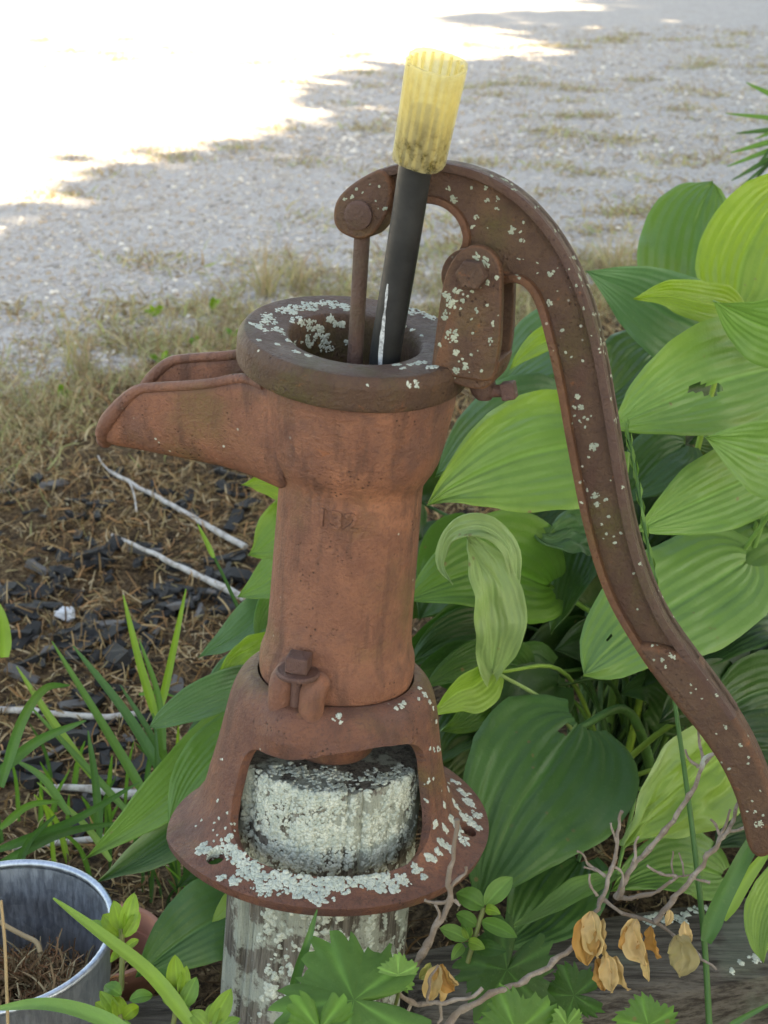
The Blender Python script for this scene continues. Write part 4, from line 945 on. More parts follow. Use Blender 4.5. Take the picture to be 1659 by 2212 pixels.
# ------------------------------------------------------------------ the smaller hosta on the spout side
C2 = on_z(560, 1640, .02)
hosta2 = thing('hosta_plant', 'smaller hosta with drooping leaves between grass clump and pump foot', 'hosta', C2)
for k, (m, hw, roll, ti, kw) in enumerate([
    ([(660, 1070, 1.08), (610, 1055, 1.06), (570, 1045, 1.05), (520, 1048, 1.04)], 34, 15, 'N', dict(wave=.15)),
    ([(650, 1120, 1.08), (610, 1150, 1.06), (570, 1180, 1.05), (535, 1200, 1.04)], 62, -5, 'L', dict(edge='N')),
    ([(650, 1190, 1.06), (610, 1230, 1.05), (565, 1265, 1.04), (512, 1290, 1.03)], 52, 10, 'L', dict()),
    ([(640, 1240, 1.08), (600, 1300, 1.06), (570, 1350, 1.05), (560, 1400, 1.04)], 48, 0, 'G', dict()),
    ([(610, 1300, 1.08), (560, 1335, 1.06), (500, 1380, 1.05), (428, 1420, 1.04)], 44, 20, 'B', dict(fold=.4)),
    ([(590, 1380, 1.03), (540, 1400, 1.02), (500, 1430, 1.01), (470, 1480, 1.0)], 36, -25, 'N', dict(fold=.4, crumple=.2)),
    ([(570, 1440, 1.05), (520, 1450, 1.04), (480, 1470, 1.03), (440, 1500, 1.02)], 46, 10, 'B', dict()),
    ([(580, 1470, 1.03), (480, 1495, 1.0), (400, 1530, .98), (322, 1572, .97)], 46, -10, 'B', dict(corr=.06, veins=5, shape='blunt')),
    ([(545, 1540, 1.06), (430, 1650, 1.02), (310, 1760, .99), (180, 1858, .97)], 66, -12, 'L', dict(fold=.22, wave=.08)),
    ([(540, 1570, 1.0), (470, 1630, .98), (410, 1700, .97), (362, 1790, .96)], 66, 8, 'G', dict()),
    ([(500, 1740, 1.02), (410, 1790, 1.0), (310, 1850, .98), (210, 1905, .97)], 56, 25, 'D', dict(edge='P', fold=.3)),
    ([(570, 1950, .97), (470, 1985, .96), (380, 2040, .95), (292, 2112, .94)], 92, 6, 'S', dict(corr=.05, veins=5)),
    ([(540, 1900, .95), (510, 1935, .94), (485, 1965, .94), (458, 1992, .94)], 20, 0, 'N', dict(shape='ell')),
    ([(560, 1560, 1.1), (480, 1580, 1.08), (420, 1640, 1.07), (350, 1690, 1.06)], 60, 20, 'D', dict()),
    ([(560, 1780, 1.02), (480, 1830, 1.0), (430, 1870, .99), (380, 1920, .98)], 46, -15, 'D', dict())]):
    leaf('leaf', hosta2, m, hw, roll, ti, seed=400 + k, stalk=(C2.x + rng.uniform(-.03, .03), C2.y + rng.uniform(-.03, .03), .015), **kw)

# ------------------------------------------------------------------ grass
G1 = on_z(330, 1800, .015)
gc = thing('grass_clump', 'clump of tall green grass blades in the mulch near the bucket', 'grass', G1)
GB = [([(330, 1745, 1.12), (230, 1580, 1.14), (112, 1385, 1.16)], 11, 'G'), ([(370, 1700, 1.10), (270, 1540, 1.12), (158, 1395, 1.14)], 12, 'S'), ([(340, 1560, 1.18), (300, 1430, 1.18), (266, 1285, 1.18)], 10, 'N'), ([(345, 1540, 1.17), (372, 1410, 1.17), (402, 1272, 1.17)], 9, 'N'),
      ([(200, 1680, 1.12), (110, 1555, 1.13), (36, 1440, 1.14)], 10, 'N'), ([(2, 1700, 1.05), (45, 1560, 1.05), (95, 1488, 1.06), (150, 1480, 1.08)], 12, 'S'), ([(-5, 1670, 1.06), (80, 1600, 1.07), (186, 1556, 1.08)], 13, 'S'), ([(216, 1815, 1.08), (205, 1690, 1.09), (190, 1578, 1.10)], 10, 'S'),
      ([(-10, 1838, 1.02), (150, 1775, 1.04), (300, 1690, 1.06)], 11, 'S'), ([(-10, 1872, 1.02), (130, 1800, 1.03), (272, 1775, 1.05)], 11, 'S'), ([(290, 1770, 1.1), (170, 1640, 1.12), (60, 1520, 1.13)], 8, 'G'), ([(355, 1620, 1.12), (340, 1500, 1.14), (300, 1380, 1.15)], 8, 'G'), ([(350, 1700, 1.14), (330, 1600, 1.14), (260, 1480, 1.16)], 9, 'S'),
      ([(150, 1760, 1.06), (90, 1680, 1.07), (30, 1640, 1.08)], 9, 'G'), ([(0, 1790, 1.04), (60, 1740, 1.05), (130, 1730, 1.06)], 9, 'G'), ([(240, 1860, 1.04), (180, 1780, 1.06), (80, 1690, 1.08)], 8, 'N'), ([(335, 1730, 1.1), (338, 1640, 1.1), (335, 1560, 1.12)], 6, 'S'), ([(30, 1900, 1.0), (60, 1820, 1.02), (120, 1760, 1.04)], 9, 'S'), ([(300, 1500, 1.2), (340, 1495, 1.2), (380, 1505, 1.2)], 5, 'G'),
      ([(360, 1690, 1.13), (348, 1620, 1.13), (330, 1540, 1.14)], 12, 'G'), ([(270, 1800, 1.1), (300, 1740, 1.1), (340, 1680, 1.11)], 8, 'S'), ([(10, 1420, 1.2), (4, 1350, 1.2), (-12, 1290, 1.2)], 16, 'N')]
for q in GB: blade(gc, q[0], q[1], q[2])
rg = random.Random(3)
for k in range(26):
    x, y = rg.uniform(-10, 400), rg.uniform(1680, 1900); dp = on_z(x, y, .02); d0 = to_px(dp)[2]; h = rg.uniform(80, 190); lx = rg.uniform(-90, 60)
    blade(gc, [(x, y, d0), (x + lx * .35, y - h * .6, d0 - .01), (x + lx, y - h, d0 - .03)], rg.uniform(4, 7), rg.choice('GSGDN'))
# grass growing under the leaves beside the foot
G3 = on_z(450, 1890, .01); gk = thing('grass_clump', 'thin shaded grass tuft between the bucket and the pump flange', 'grass', G3)
for k in range(26):
    x, y = rg.uniform(300, 510), rg.uniform(1880, 1990); d0 = to_px(on_z(x, y, .02))[2]; h = rg.uniform(60, 150); lx = rg.uniform(-70, 50)
    blade(gk, [(x, y, d0), (x + lx * .3, y - h * .6, d0), (x + lx, y - h, d0 - .03)], rg.uniform(2.5, 5), rg.choice('DKGD'))
# long single grasses
s1_ = thing('grass_stalk', 'thin dark grass stalk with a pale split tip behind the barrel', 'grass', at(560, 1420, 1.1)); blade(s1_, [(590, 1500, 1.10), (545, 1385, 1.11), (480, 1240, 1.12), (428, 1135, 1.13)], 5, 'D', 'stem'); blade(s1_, [(462, 1205, 1.118), (445, 1170, 1.12), (427, 1132, 1.12)], 6, 'N', 'sheath')
f1 = thing('long_grass', 'long bright grass blade arching across the bucket rim', 'grass', at(420, 2230, .74)); blade(f1, [(430, 2235, .74), (330, 2110, .745), (220, 2020, .75), (115, 1940, .76)], 17, 'N')
f2 = thing('long_grass', 'broad grass blade curving in front of the bucket side', 'grass', at(280, 2230, .72)); blade(f2, [(300, 2240, .72), (190, 2190, .72), (90, 2170, .72), (-20, 2180, .73)], 18, 'L')
f3 = thing('long_grass', 'bluish grass blade leaning in front of the post', 'grass', at(640, 2150, .76)); blade(f3, [(625, 2170, .765), (645, 2090, .765), (665, 2030, .765), (685, 1965, .77)], 11, 'S')
f4 = thing('long_grass', 'wide blue green blade standing below the handle end', 'grass', at(1525, 2030, .86)); blade(f4, [(1525, 2035, .86), (1550, 1960, .86), (1590, 1880, .86), (1628, 1815, .87)], 21, 'S', tip=.35)
f5 = thing('long_grass', 'fresh green blade behind the wide blue blade', 'grass', at(1560, 1980, .9)); blade(f5, [(1560, 1985, .9), (1610, 1900, .9), (1670, 1825, .9)], 17, 'N')
f6 = thing('long_grass', 'thin green blade lying low over the timber end', 'grass', at(1580, 2215, .84)); blade(f6, [(1570, 2220, .84), (1620, 2190, .84), (1680, 2160, .84)], 7, 'S')
sk = thing('seed_stalk', 'tall green grass stalk with a narrow seed head beside the handle', 'grass', at(1530, 2230, .86))
SKP = [(1533, 2230, .86), (1522, 2040, .87), (1500, 1830, .88), (1478, 1660, .89), (1452, 1480, .90), (1425, 1300, .915), (1400, 1180, .925), (1375, 1030, .935), (1352, 915, .945)]
vv, ff = tube(catmull([at(*p) for p in SKP], 6), [float(x) for x in np.linspace(.0021, .0008, 49)], 7); ff = [q for q in ff if len(q) == 4]
np_mesh('stem', np.array([tuple(q - Vector(sk.location)) for q in vv]), np.array(ff), GRASSM, sk, True, np.tile(np.array(TI['S']) * 1.25, (len(vv), 1)))
hp = catmull([at(*p) for p in SKP[5:]], 9); V, Fq, Cc = [], [], []
for k, p in enumerate(hp):
    T = (hp[min(k + 1, len(hp) - 1)] - hp[max(0, k - 1)]).normalized(); a = k * 2.4; s = T.orthogonal().normalized(); s = Matrix.Rotation(a, 3, T) @ s; L_ = .012 * (1 - .4 * abs(k / len(hp) - .5))
    n2 = T.cross(s); o = len(V); b = p + s * .0006; V += [b - T * .001, b + T * L_ * .45 + s * .0018 + n2 * .0012, b + T * L_ + s * .0016, b + T * L_ * .45 + s * .0018 - n2 * .0012]; Fq.append((o, o + 1, o + 2, o + 3)); Cc += [np.array(TI['L']) * rng.uniform(.8, 1.25)] * 4
np_mesh('seed_head', np.array([tuple(q - Vector(sk.location)) for q in V]), np.array(Fq), GRASSM, sk, True, np.array(Cc))

# ------------------------------------------------------------------ day lily fan at the far right edge
dl = thing('day_lily', 'dark green narrow leaved day lily beside the gravel drive', 'lily', at(1720, 420, 1.9))
for k, (x, y, w, t) in enumerate(((1568, 245, 7, 'G'), (1590, 288, 8, 'D'), (1578, 330, 9, 'G'), (1570, 360, 8, 'G'), (1580, 390, 9, 'D'), (1600, 402, 7, 'D'), (1612, 178, 8, 'G'), (1630, 300, 7, 'G'), (1640, 350, 8, 'D'), (1625, 395, 7, 'K'))):
    blade(dl, [(1760, 330 + k * 10 - 40, 1.9), (1690, (y + 300) / 2 - 12, 1.88), (x, y, 1.86)], w, t)
# ================================================================== small leafy plants
def sprig(label, group, stem, leaves, depth, tints=('N', 'L'), cat='shrub'):
    root = at(stem[0][0], stem[0][1], depth); t = thing('shrub_sprig', label, cat, root, group); off = Vector(root)
    vv, ff = tube(catmull([at(a, b, depth) for a, b in stem], 5), .0016, 6); ff = [q for q in ff if len(q) == 4]; np_mesh('stem', np.array([tuple(q - off) for q in vv]), np.array(ff), STEMM, t, True, np.tile(np.array((.12, .14, .045)), (len(vv), 1)))
    for k, (bx, by, tx, ty, hw, ti, roll) in enumerate(leaves):
        dz = -.012 if ty > by else .004
        leaf('leaf', t, [(bx, by, depth), ((bx + tx) / 2, (by + ty) / 2 - 3, depth + dz * .5 - .002), (tx, ty, depth + dz)], hw, roll, ti, 'ell', fold=.30, wave=.05, veins=4, corr=.02, lobe=0, mat=GREENERY, seed=700 + k + int(bx), rows=14, cols=13)
    return t
sprig('bright green shrub tip rising before the bucket rim', 'young shrub shoots', [(262, 2140), (264, 2060), (262, 2005)], [(262, 2020, 222, 1975, 20, 'Y', 0), (262, 2015, 245, 1945, 19, 'Y', -25), (266, 2015, 290, 1928, 21, 'N', 20), (268, 2025, 302, 1970, 16, 'N', 30), (258, 2025, 190, 1990, 14, 'L', 10), (268, 2050, 300, 2030, 9, 'N', 0), (256, 2055, 238, 2080, 9, 'N', 0), (262, 2022, 258, 1985, 10, 'L', 60)], .76)
sprig('yellow green shrub tip standing before the left timber', 'young shrub shoots', [(370, 2235), (380, 2180), (385, 2130)], [(384, 2150, 378, 2062, 21, 'Y', -12), (388, 2150, 404, 2085, 16, 'N', 35), (382, 2150, 335, 2095, 24, 'S', 10), (386, 2160, 372, 2120, 14, 'N', 50), (392, 2180, 425, 2110, 19, 'L', 10), (380, 2175, 352, 2150, 12, 'N', 0), (394, 2190, 410, 2165, 8, 'L', 0)], .75)
sprig('low shrub shoot with pointed yellow leaves at the bucket foot', 'young shrub shoots', [(262, 2260), (262, 2215), (258, 2190)], [(262, 2205, 205, 2165, 18, 'Y', 0), (258, 2200, 215, 2140, 15, 'N', 10), (262, 2205, 250, 2150, 18, 'Y', 20), (266, 2200, 300, 2175, 15, 'Y', 0), (262, 2215, 290, 2225, 12, 'L', 0), (258, 2212, 210, 2222, 14, 'L', 0), (262, 2150, 225, 2130, 17, 'G', 25), (280, 2160, 330, 2150, 15, 'G', -20)], .74)
sprig('shrub shoot with broad leaves at the post foot beside the left timber', 'young shrub shoots', [(470, 2260), (462, 2225), (455, 2205)], [(455, 2220, 500, 2135, 22, 'N', 10), (450, 2220, 470, 2160, 17, 'N', -25), (452, 2225, 410, 2185, 18, 'N', 0), (458, 2228, 520, 2200, 14, 'L', 10)], .74)
sprig('small shrub with dark glossy leaves growing against the pump flange', 'young shrub shoots', [(1010, 2080), (1030, 2010), (1045, 1960)], [(1045, 1960, 985, 1930, 24, 'G', 8), (1048, 1955, 1108, 1895, 22, 'L', 0), (1048, 1965, 1082, 1975, 12, 'N', 0), (1040, 1990, 1118, 2025, 18, 'G', 10), (1030, 2000, 985, 1975, 16, 'G', 0), (1010, 2030, 950, 2005, 17, 'L', 0), (1012, 2028, 1006, 1998, 13, 'N', 15), (1012, 2035, 1048, 2050, 14, 'N', 0), (1015, 2030, 1000, 1985, 12, 'G', -30), (1020, 2045, 1095, 2055, 18, 'D', 0), (1000, 2040, 975, 2075, 12, 'L', 0)], .86)

# ------------------------------------------------------------------ grape-like vine leaves at the bottom edge
def vine_leaf(parent, c, R, rot, tint, depth, tilt=(0, 0), lobes=5, seed=0, name='leaf', squash=1.0):
    p = at(c[0], c[1], depth); N = (CAM - p).normalized(); X = Vector((1, 0, 0)); X = (X - N * X.dot(N)).normalized(); Y = N.cross(X)
    q = Matrix.Rotation(rad(tilt[0]), 3, X) @ Matrix.Rotation(rad(tilt[1]), 3, Y); X, Y, N = q @ X, q @ Y, q @ N; Rm = R * depth / F
    rings, n = 11, 168; v, f, cl = [], [], []; base = Vector(TI[tint]); off = Vector(parent.location)
    for k in range(rings + 1):
        t = k / rings
        for i in range(n):
            a = 2 * math.pi * i / n; th = a - math.pi / 2                      # th = 0 opposite the stalk notch
            d = (a - math.pi * 1.5 + math.pi) % (2 * math.pi) - math.pi
            lob = .74 + (.26 + .16 * nz((round(a * lobes / 6.2832) * 3.3, seed, 0), 1.0, 2)) * abs(math.cos(a * lobes / 2 - math.pi * lobes / 4)) ** .9
            notch = 1 - .72 * math.exp(-(d / .20) ** 2)
            ser = 1 + (.10 * ((i % 7) / 3.5 - 1) + .08 * nz((i * .22, seed, 0))) * (t ** 4)
            r = Rm * lob * notch * ser * t; ph = a + rad(rot)
            vein = max(abs(math.cos(a * lobes / 2 - math.pi * lobes / 4)) ** 34, 0)
            z = -.10 * Rm * t * t + .05 * Rm * math.sin(a * 3 + seed) * t * t - .025 * Rm * vein * t + .008 * Rm * abs(math.sin(a * 12)) * t + .015 * Rm * nz((math.cos(a) * 4 * t, math.sin(a) * 4 * t, seed), 1.5)
            v.append(p + X * (r * math.cos(ph)) - Y * (r * math.sin(ph) * squash) * -1 + N * z - off); cl.append(tuple(base * (1 + .9 * vein * (1 - t * .5) + .12 * nz((math.cos(a) * 3 * t, math.sin(a) * 3 * t, seed), 2))))
    for k in range(rings):
        for i in range(n): j = (i + 1) % n; f.append((k * n + i, k * n + j, (k + 1) * n + j, (k + 1) * n + i))
    return np_mesh(name, np.array([tuple(x) for x in v]), np.array(f), GREENERY, parent, True, np.array(cl))
vn = thing('vine', 'trailing vine with lobed toothed leaves at the foot of the post', 'vine', at(820, 2240, .76))
vine_leaf(vn, (765, 2160), 175, 95, 'G', .735, (-30, 0), 5, 1); vine_leaf(vn, (735, 2095), 62, -20, 'D', .775, (0, 10), 5, 2); vine_leaf(vn, (860, 2105), 46, 0, 'L', .75, (20, 10), 5, 3); vine_leaf(vn, (690, 2225), 90, 180, 'G', .725, (30, 0), 5, 9)
vn2 = thing('vine', 'dark broad vine leaves spread over the edge of the right timber', 'vine', at(1090, 2200, .86))
vine_leaf(vn2, (1095, 2095), 118, 150, 'D', .86, (10, 10), 5, 4); vine_leaf(vn2, (1115, 2230), 98, 20, 'G', .80, (20, 0), 5, 5); vine_leaf(vn2, (1400, 2215), 70, 10, 'G', .83, (25, 0), 5, 6); vine_leaf(vn2, (1240, 2150), 70, 90, 'D', .87, (25, 0), 5, 7); vine_leaf(vn2, (1225, 2215), 46, 170, 'L', .80, (35, 20), 5, 8)
mb = MB(); 
for a in ([(820, 2240, .76), (790, 2190, .75), (770, 2165, .737)], [(820, 2240, .77), (760, 2140, .775), (735, 2110, .777)], [(830, 2240, .76), (860, 2150, .752), (860, 2112, .752)]): mb.add(*tube(catmull([at(*q) for q in a], 5), .0011, 6))
vv = mb.v; np_mesh('stem', np.array([tuple(q - Vector(vn.location)) for q in vv]), np.array([q for q in mb.f if len(q) == 4]), STEMM, vn, True, np.tile(np.array((.12, .14, .045)), (len(vv), 1)))

# ================================================================== dead twigs and withered leaves
def twig(mb, pts, r0, r1, dep, knots=True):
    P = catmull([at(p[0], p[1], p[2] if len(p) > 2 else dep) for p in pts], 6); n = len(P)
    r0 *= .50; r1 *= .50; R = [(r0 + (r1 - r0) * k / (n - 1)) * (1 + (.22 if k % 6 == 0 else 0) + .38 * nz((k, r0 * 1e4, 0), .9)) for k in range(n)]
    P = [p + Vector((nz(p, 130), nz(p, 130, 5), nz(p, 130, 9))) * .0024 for p in P]; mb.add(*tube(P, R, 8))
db = thing('dead_branch', 'bare grey dead branch with forked twigs rising over the right timber', 'branch', at(1420, 2020, .86))
def twig_part(parent, pts, r0, r1, dep, subs=()):
    mb = MB(); twig(mb, pts, r0, r1, dep)
    for s in subs: twig(mb, s, r1 * 1.05, r1 * .6, dep)
    return mb.build('twig', TW.m, parent, 60, local_to=parent)
px1 = .0026
twig_part(db, [(1414, 1992, .86), (1455, 1940, .855), (1498, 1891, .85), (1530, 1845, .845), (1560, 1806, .84), (1580, 1770, .84), (1598, 1734, .84)], .0036, .0021, .85, [[(1560, 1806), (1600, 1790), (1632, 1772)], [(1556, 1810), (1545, 1785), (1536, 1768)], [(1535, 1838), (1560, 1790), (1580, 1745)], [(1535, 1905), (1520, 1900), (1500, 1893)]])
twig_part(db, [(1334, 1945, .87), (1345, 1905, .865), (1367, 1867, .86), (1433, 1797, .85), (1489, 1721, .845), (1517, 1651, .84), (1560, 1622, .84)], .0044, .0022, .85, [[(1367, 1862), (1372, 1830), (1378, 1806)], [(1517, 1651), (1512, 1600), (1510, 1560)], [(1512, 1660), (1490, 1640), (1480, 1620)], [(1517, 1655), (1535, 1640), (1545, 1630)]])
twig_part(db, [(1334, 1945, .87), (1380, 1935, .865), (1423, 1924, .86), (1445, 1905, .855), (1456, 1896, .855), (1425, 1885, .855), (1398, 1872, .855)], .0030, .0014, .86, [[(1456, 1896), (1455, 1868), (1453, 1842)], [(1478, 1893), (1474, 1865), (1465, 1845)], [(1456, 1896), (1480, 1892), (1498, 1891)]])
twig_part(db, [(1300, 1950, .87), (1367, 1980, .865), (1437, 2004, .86), (1490, 2045, .85), (1546, 2094, .84)], .0028, .0014, .86, [[(1437, 2004), (1444, 1985), (1446, 1970)]])
db2 = thing('dead_branch', 'long curved dead branch reaching up from beneath the vine leaves', 'branch', at(976, 2215, .80))
twig_part(db2, [(960, 2225, .79), (1000, 2185, .795), (1056, 2150, .80), (1130, 2118, .81), (1197, 2079, .82), (1263, 2013, .835), (1300, 1943, .85), (1324, 1877, .855), (1333, 1806, .86), (1344, 1752, .86)], .0044, .0020, .83, [[(1300, 1893, .852), (1278, 1868, .852), (1248, 1838, .852)], [(1302, 1895, .852), (1285, 1880, .852), (1268, 1872, .852)], [(1330, 1850, .857), (1328, 1810, .857), (1318, 1778, .857)], [(1290, 1935, .845), (1280, 1915, .845), (1276, 1890, .845)], [(1325, 1870, .857), (1345, 1900, .86), (1334, 1945, .868)]])
db3 = thing('dead_branch', 'dry branch with a snapped straw tip leaning on the pump flange', 'branch', at(875, 2105, .80))
twig_part(db3, [(868, 2110, .80), (895, 2085, .80), (924, 2042, .80), (950, 1990, .80), (968, 1940, .80), (974, 1890, .795), (992, 1770, .79)], .0050, .0026, .80, [[(968, 1940, .80), (985, 1948, .80), (995, 1955, .80)], [(968, 1938, .80), (955, 1945, .80), (920, 1945, .80)], [(968, 1925, .80), (990, 1905, .80), (1010, 1870, .80)], [(935, 2020, .80), (945, 1990, .80), (945, 1950, .80)]])
db4 = thing('dead_branch', 'low forked dead twig lying among the vine leaves', 'branch', at(885, 2170, .77))
twig_part(db4, [(842, 2130, .765), (885, 2163, .77), (930, 2168, .77), (985, 2166, .77), (1037, 2138, .77)], .0034, .0020, .77, [[(885, 2163, .77), (880, 2200, .77), (870, 2230, .77)], [(925, 2168, .77), (928, 2120, .77), (945, 2090, .77)], [(955, 2170, .77), (950, 2195, .77), (945, 2225, .77)]])
wl = thing('withered_leaf_cluster', 'withered tan leaves hanging from the dead branch over the timber', 'dead leaves', at(1310, 1975, .83))
for k, (a, hw, ti, roll) in enumerate([([(1278, 1968, .83), (1285, 2010, .826), (1290, 2070, .826)], 26, 'T', 10), ([(1270, 1975, .832), (1262, 2030, .828), (1268, 2085, .828)], 30, 'O', -30), ([(1300, 1985, .83), (1308, 2030, .828), (1312, 2075, .83)], 20, 'T', 50), ([(1310, 2060, .83), (1318, 2095, .827), (1322, 2145, .826)], 22, 'T', 0), ([(1330, 2065, .832), (1342, 2100, .83), (1358, 2140, .83)], 24, 'T', 35),
                                        ([(1372, 1985, .828), (1372, 2030, .824), (1396, 2085, .822)], 30, 'T', 15), ([(1362, 1990, .83), (1355, 2030, .828), (1352, 2058, .828)], 24, 'O', -40), ([(1406, 2000, .83), (1415, 2035, .828), (1425, 2070, .828)], 20, 'O', 40), ([(1290, 2070, .834), (1300, 2105, .832), (1305, 2140, .832)], 20, 'O', -20), ([(1392, 2050, .826), (1396, 2090, .825), (1402, 2120, .826)], 9, 'T', 0)]):
    leaf('withered_leaf', wl, a, hw, roll, ti, 'ell', fold=.75, wave=.10, veins=4, corr=.05, lobe=0, mat=DRYLEAF, seed=900 + k, rows=16, cols=15, crumple=.45, twist=30)
wl2 = thing('withered_leaf_cluster', 'pale shrivelled leaf caught at the end of the timber twigs', 'dead leaves', at(1470, 2030, .84))
for k, (a, hw, ti) in enumerate([([(1460, 2020, .84), (1475, 2060, .838), (1470, 2110, .838)], 34, (.30, .24, .12)), ([(1478, 1990, .842), (1480, 2010, .84), (1490, 2040, .84)], 14, 'T'), ([(1446, 1965, .845), (1446, 1980, .845), (1440, 2000, .845)], 10, 'T')]):
    leaf('withered_leaf', wl2, a, hw, 10, ti, 'ell', fold=.3, wave=.15, veins=4, corr=.04, lobe=0, mat=DRYLEAF, seed=950 + k, rows=16, cols=15, crumple=.4)
wl3 = thing('withered_leaf_cluster', 'orange brown withered leaves drooping beside the post', 'dead leaves', at(945, 2080, .79))
for k, (a, hw, ti, roll) in enumerate([([(948, 2085, .79), (935, 2120, .787), (928, 2165, .787)], 20, 'T', 0), ([(955, 2082, .79), (962, 2115, .787), (982, 2140, .787)], 20, 'O', 30), ([(950, 2088, .792), (950, 2125, .79), (955, 2165, .79)], 18, 'T', -45), ([(958, 2090, .79), (975, 2110, .788), (990, 2128, .788)], 16, 'T', 50), ([(930, 2080, .79), (920, 2100, .79), (905, 2115, .79)], 12, (.30, .30, .10), 0)]):
    leaf('withered_leaf', wl3, a, hw, roll, ti, 'ell', fold=.8, wave=.1, veins=4, corr=.05, lobe=0, mat=DRYLEAF, seed=970 + k, rows=14, cols=13, crumple=.4)

# white dry sticks on the mulch
STK = Mat('bleached_stick'); g = STK.noise(80, 5, .7); STK.set(Base__Color=STK.mix(STK.step(g, .45, .7), (.42, .40, .37), (.19, .16, .135)), Roughness=.9, Normal=STK.bump(g, .8, .001))
def stick(label, pts, r0, r1, subs=()):
    P = [on_z(a, b, .030) for a, b in pts]; t = thing('dry_stick', label, 'stick', P[0], 'bleached sticks on the mulch'); 
    P = catmull(P, 7); P = [Vector((p.x, p.y, max(p.z, bed_z(p.x, p.y) + r0))) + Vector((nz(p, 40), nz(p, 40, 3), nz(p, 40, 7))) * .002 for p in P]
    MB().add(*tube(P, [r0 + (r1 - r0) * k / (len(P) - 1) * (1 if k % 5 else .8) for k in range(len(P))], 8)).build('stem', STK.m, t, 60, local_to=t)
    for s in subs: Q = [on_z(a, b, .032) for a, b in s]; MB().add(*tube(catmull(Q, 4), r0 * .45, 6)).build('side_twig', STK.m, t, 60, local_to=t)
stick('long knobbly pale stick running under the spout towards the pump', [(235, 1018), (330, 1068), (430, 1125), (530, 1182)], .0026, .0044, [[(240, 1022), (220, 1000), (212, 985)], [(280, 1040), (290, 1070), (295, 1105)]])
stick('smooth white stick lying among black bark towards the pump', [(244, 1156), (330, 1195), (430, 1245), (530, 1292)], .0022, .0050)
stick('white stick lying level behind the grass clump', [(-20, 1530), (90, 1540), (200, 1550), (300, 1543)], .0034, .0030)
stick('short white stick end under the grass blades', [(100, 1700), (200, 1708), (306, 1717)], .0024, .0052)
stick('thin grey stick low behind the bucket', [(-20, 1838), (110, 1822), (240, 1808)], .0024, .0030)

# little green weeds in the fringe
for k, (x, y, l, lab) in enumerate(((335, 668, 26, 'bright two leaved seedling in gravel far behind the spout'), (458, 655, 30, 'upright green seedling close behind the pump cap'), (350, 768, 30, 'low green weed tuft in the dry fringe behind the spout'), (128, 845, 34, 'flat bright green weed in the dry grass beyond the spout tip'), (425, 735, 22, 'small green weed beside the spout root'), (290, 1120, 26, 'tiny green seedling between the two long pale sticks'), (505, 715, 26, 'bright leaf shoot touching the cap edge'))):
    p = on_z(x, y + l * .6, .005); d = to_px(p)[2]; t = thing('weed_seedling', lab, 'weed', p, 'small weeds in the dry fringe'); rr = random.Random(k + 60)
    for j in range(4):
        a = rr.uniform(.2, 2.9); leaf('leaf', t, [(x, y + l * .6, d), (x + math.cos(a) * l * .5, y + l * .3 - math.sin(a) * l * .4, d), (x + math.cos(a) * l, y + l * .35 - math.sin(a) * l * .8, d - .01)], l * .2, rr.uniform(-30, 30), rr.choice(['N', 'Y', 'L']), 'ell', veins=3, lobe=0, mat=GREENERY, seed=k * 5 + j, rows=8, cols=7)
# pale seeding grass tufts standing in the fringe
for k, (x, y, h, lab) in enumerate(((570, 640, 150, 'feathery pale grass tuft behind the pump cap'), (170, 800, 120, 'straw coloured upright grass tuft beyond the spout'), (640, 620, 90, 'short dry grass tuft behind the piston rod'), (1330, 590, 130, 'thin pale grass tuft between handle and hosta'))):
    p = on_z(x, y, .005); d = to_px(p)[2]; t = thing('dry_grass_tuft', lab, 'grass', p, 'dry grass tufts in the fringe'); rr = random.Random(k + 80); n = 70
    D = np.array([(rr.gauss(0, .22), rr.gauss(0, .2), 1) for _ in range(n)]); Ln = np.array([rr.uniform(.4, 1.05) * h * d / F for _ in range(n)]); P0 = np.array([(rr.gauss(0, .012), rr.gauss(0, .012), 0) for _ in range(n)])
    r3 = ribbons(P0, D, Ln, np.full(n, .0011), .35, pal([(.42, .34, .20), (.34, .30, .15), (.28, .28, .11), (.40, .28, .18)], n), 4, .25, .8); o = np_mesh('blades', *r3[:2], TINTG.m, t, True, r3[2]); o['kind'] = 'stuff'
# pale lichen lump on the mulch
p = on_z(142, 1312, .03); bm = bmesh.new(); bmesh.ops.create_icosphere(bm, subdivisions=3, radius=.0115)
for q in bm.verts: q.co *= 1 + .5 * nz(q.co, 130) + .3 * nz(q.co, 300); q.co.z *= .6
me = bpy.data.meshes.new('lichen_lump'); bm.to_mesh(me); bm.free(); LUMP = Mat('white_lichen_lump'); LUMP.set(Base__Color=(.50, .52, .54), Roughness=.9); me.materials.append(LUMP.m); o = link(bpy.data.objects.new('lichen_lump', me)); o.location = (p.x, p.y, bed_z(p.x, p.y) + .006); tag(o, 'small white crumpled lichen lump on the black bark', 'lichen')

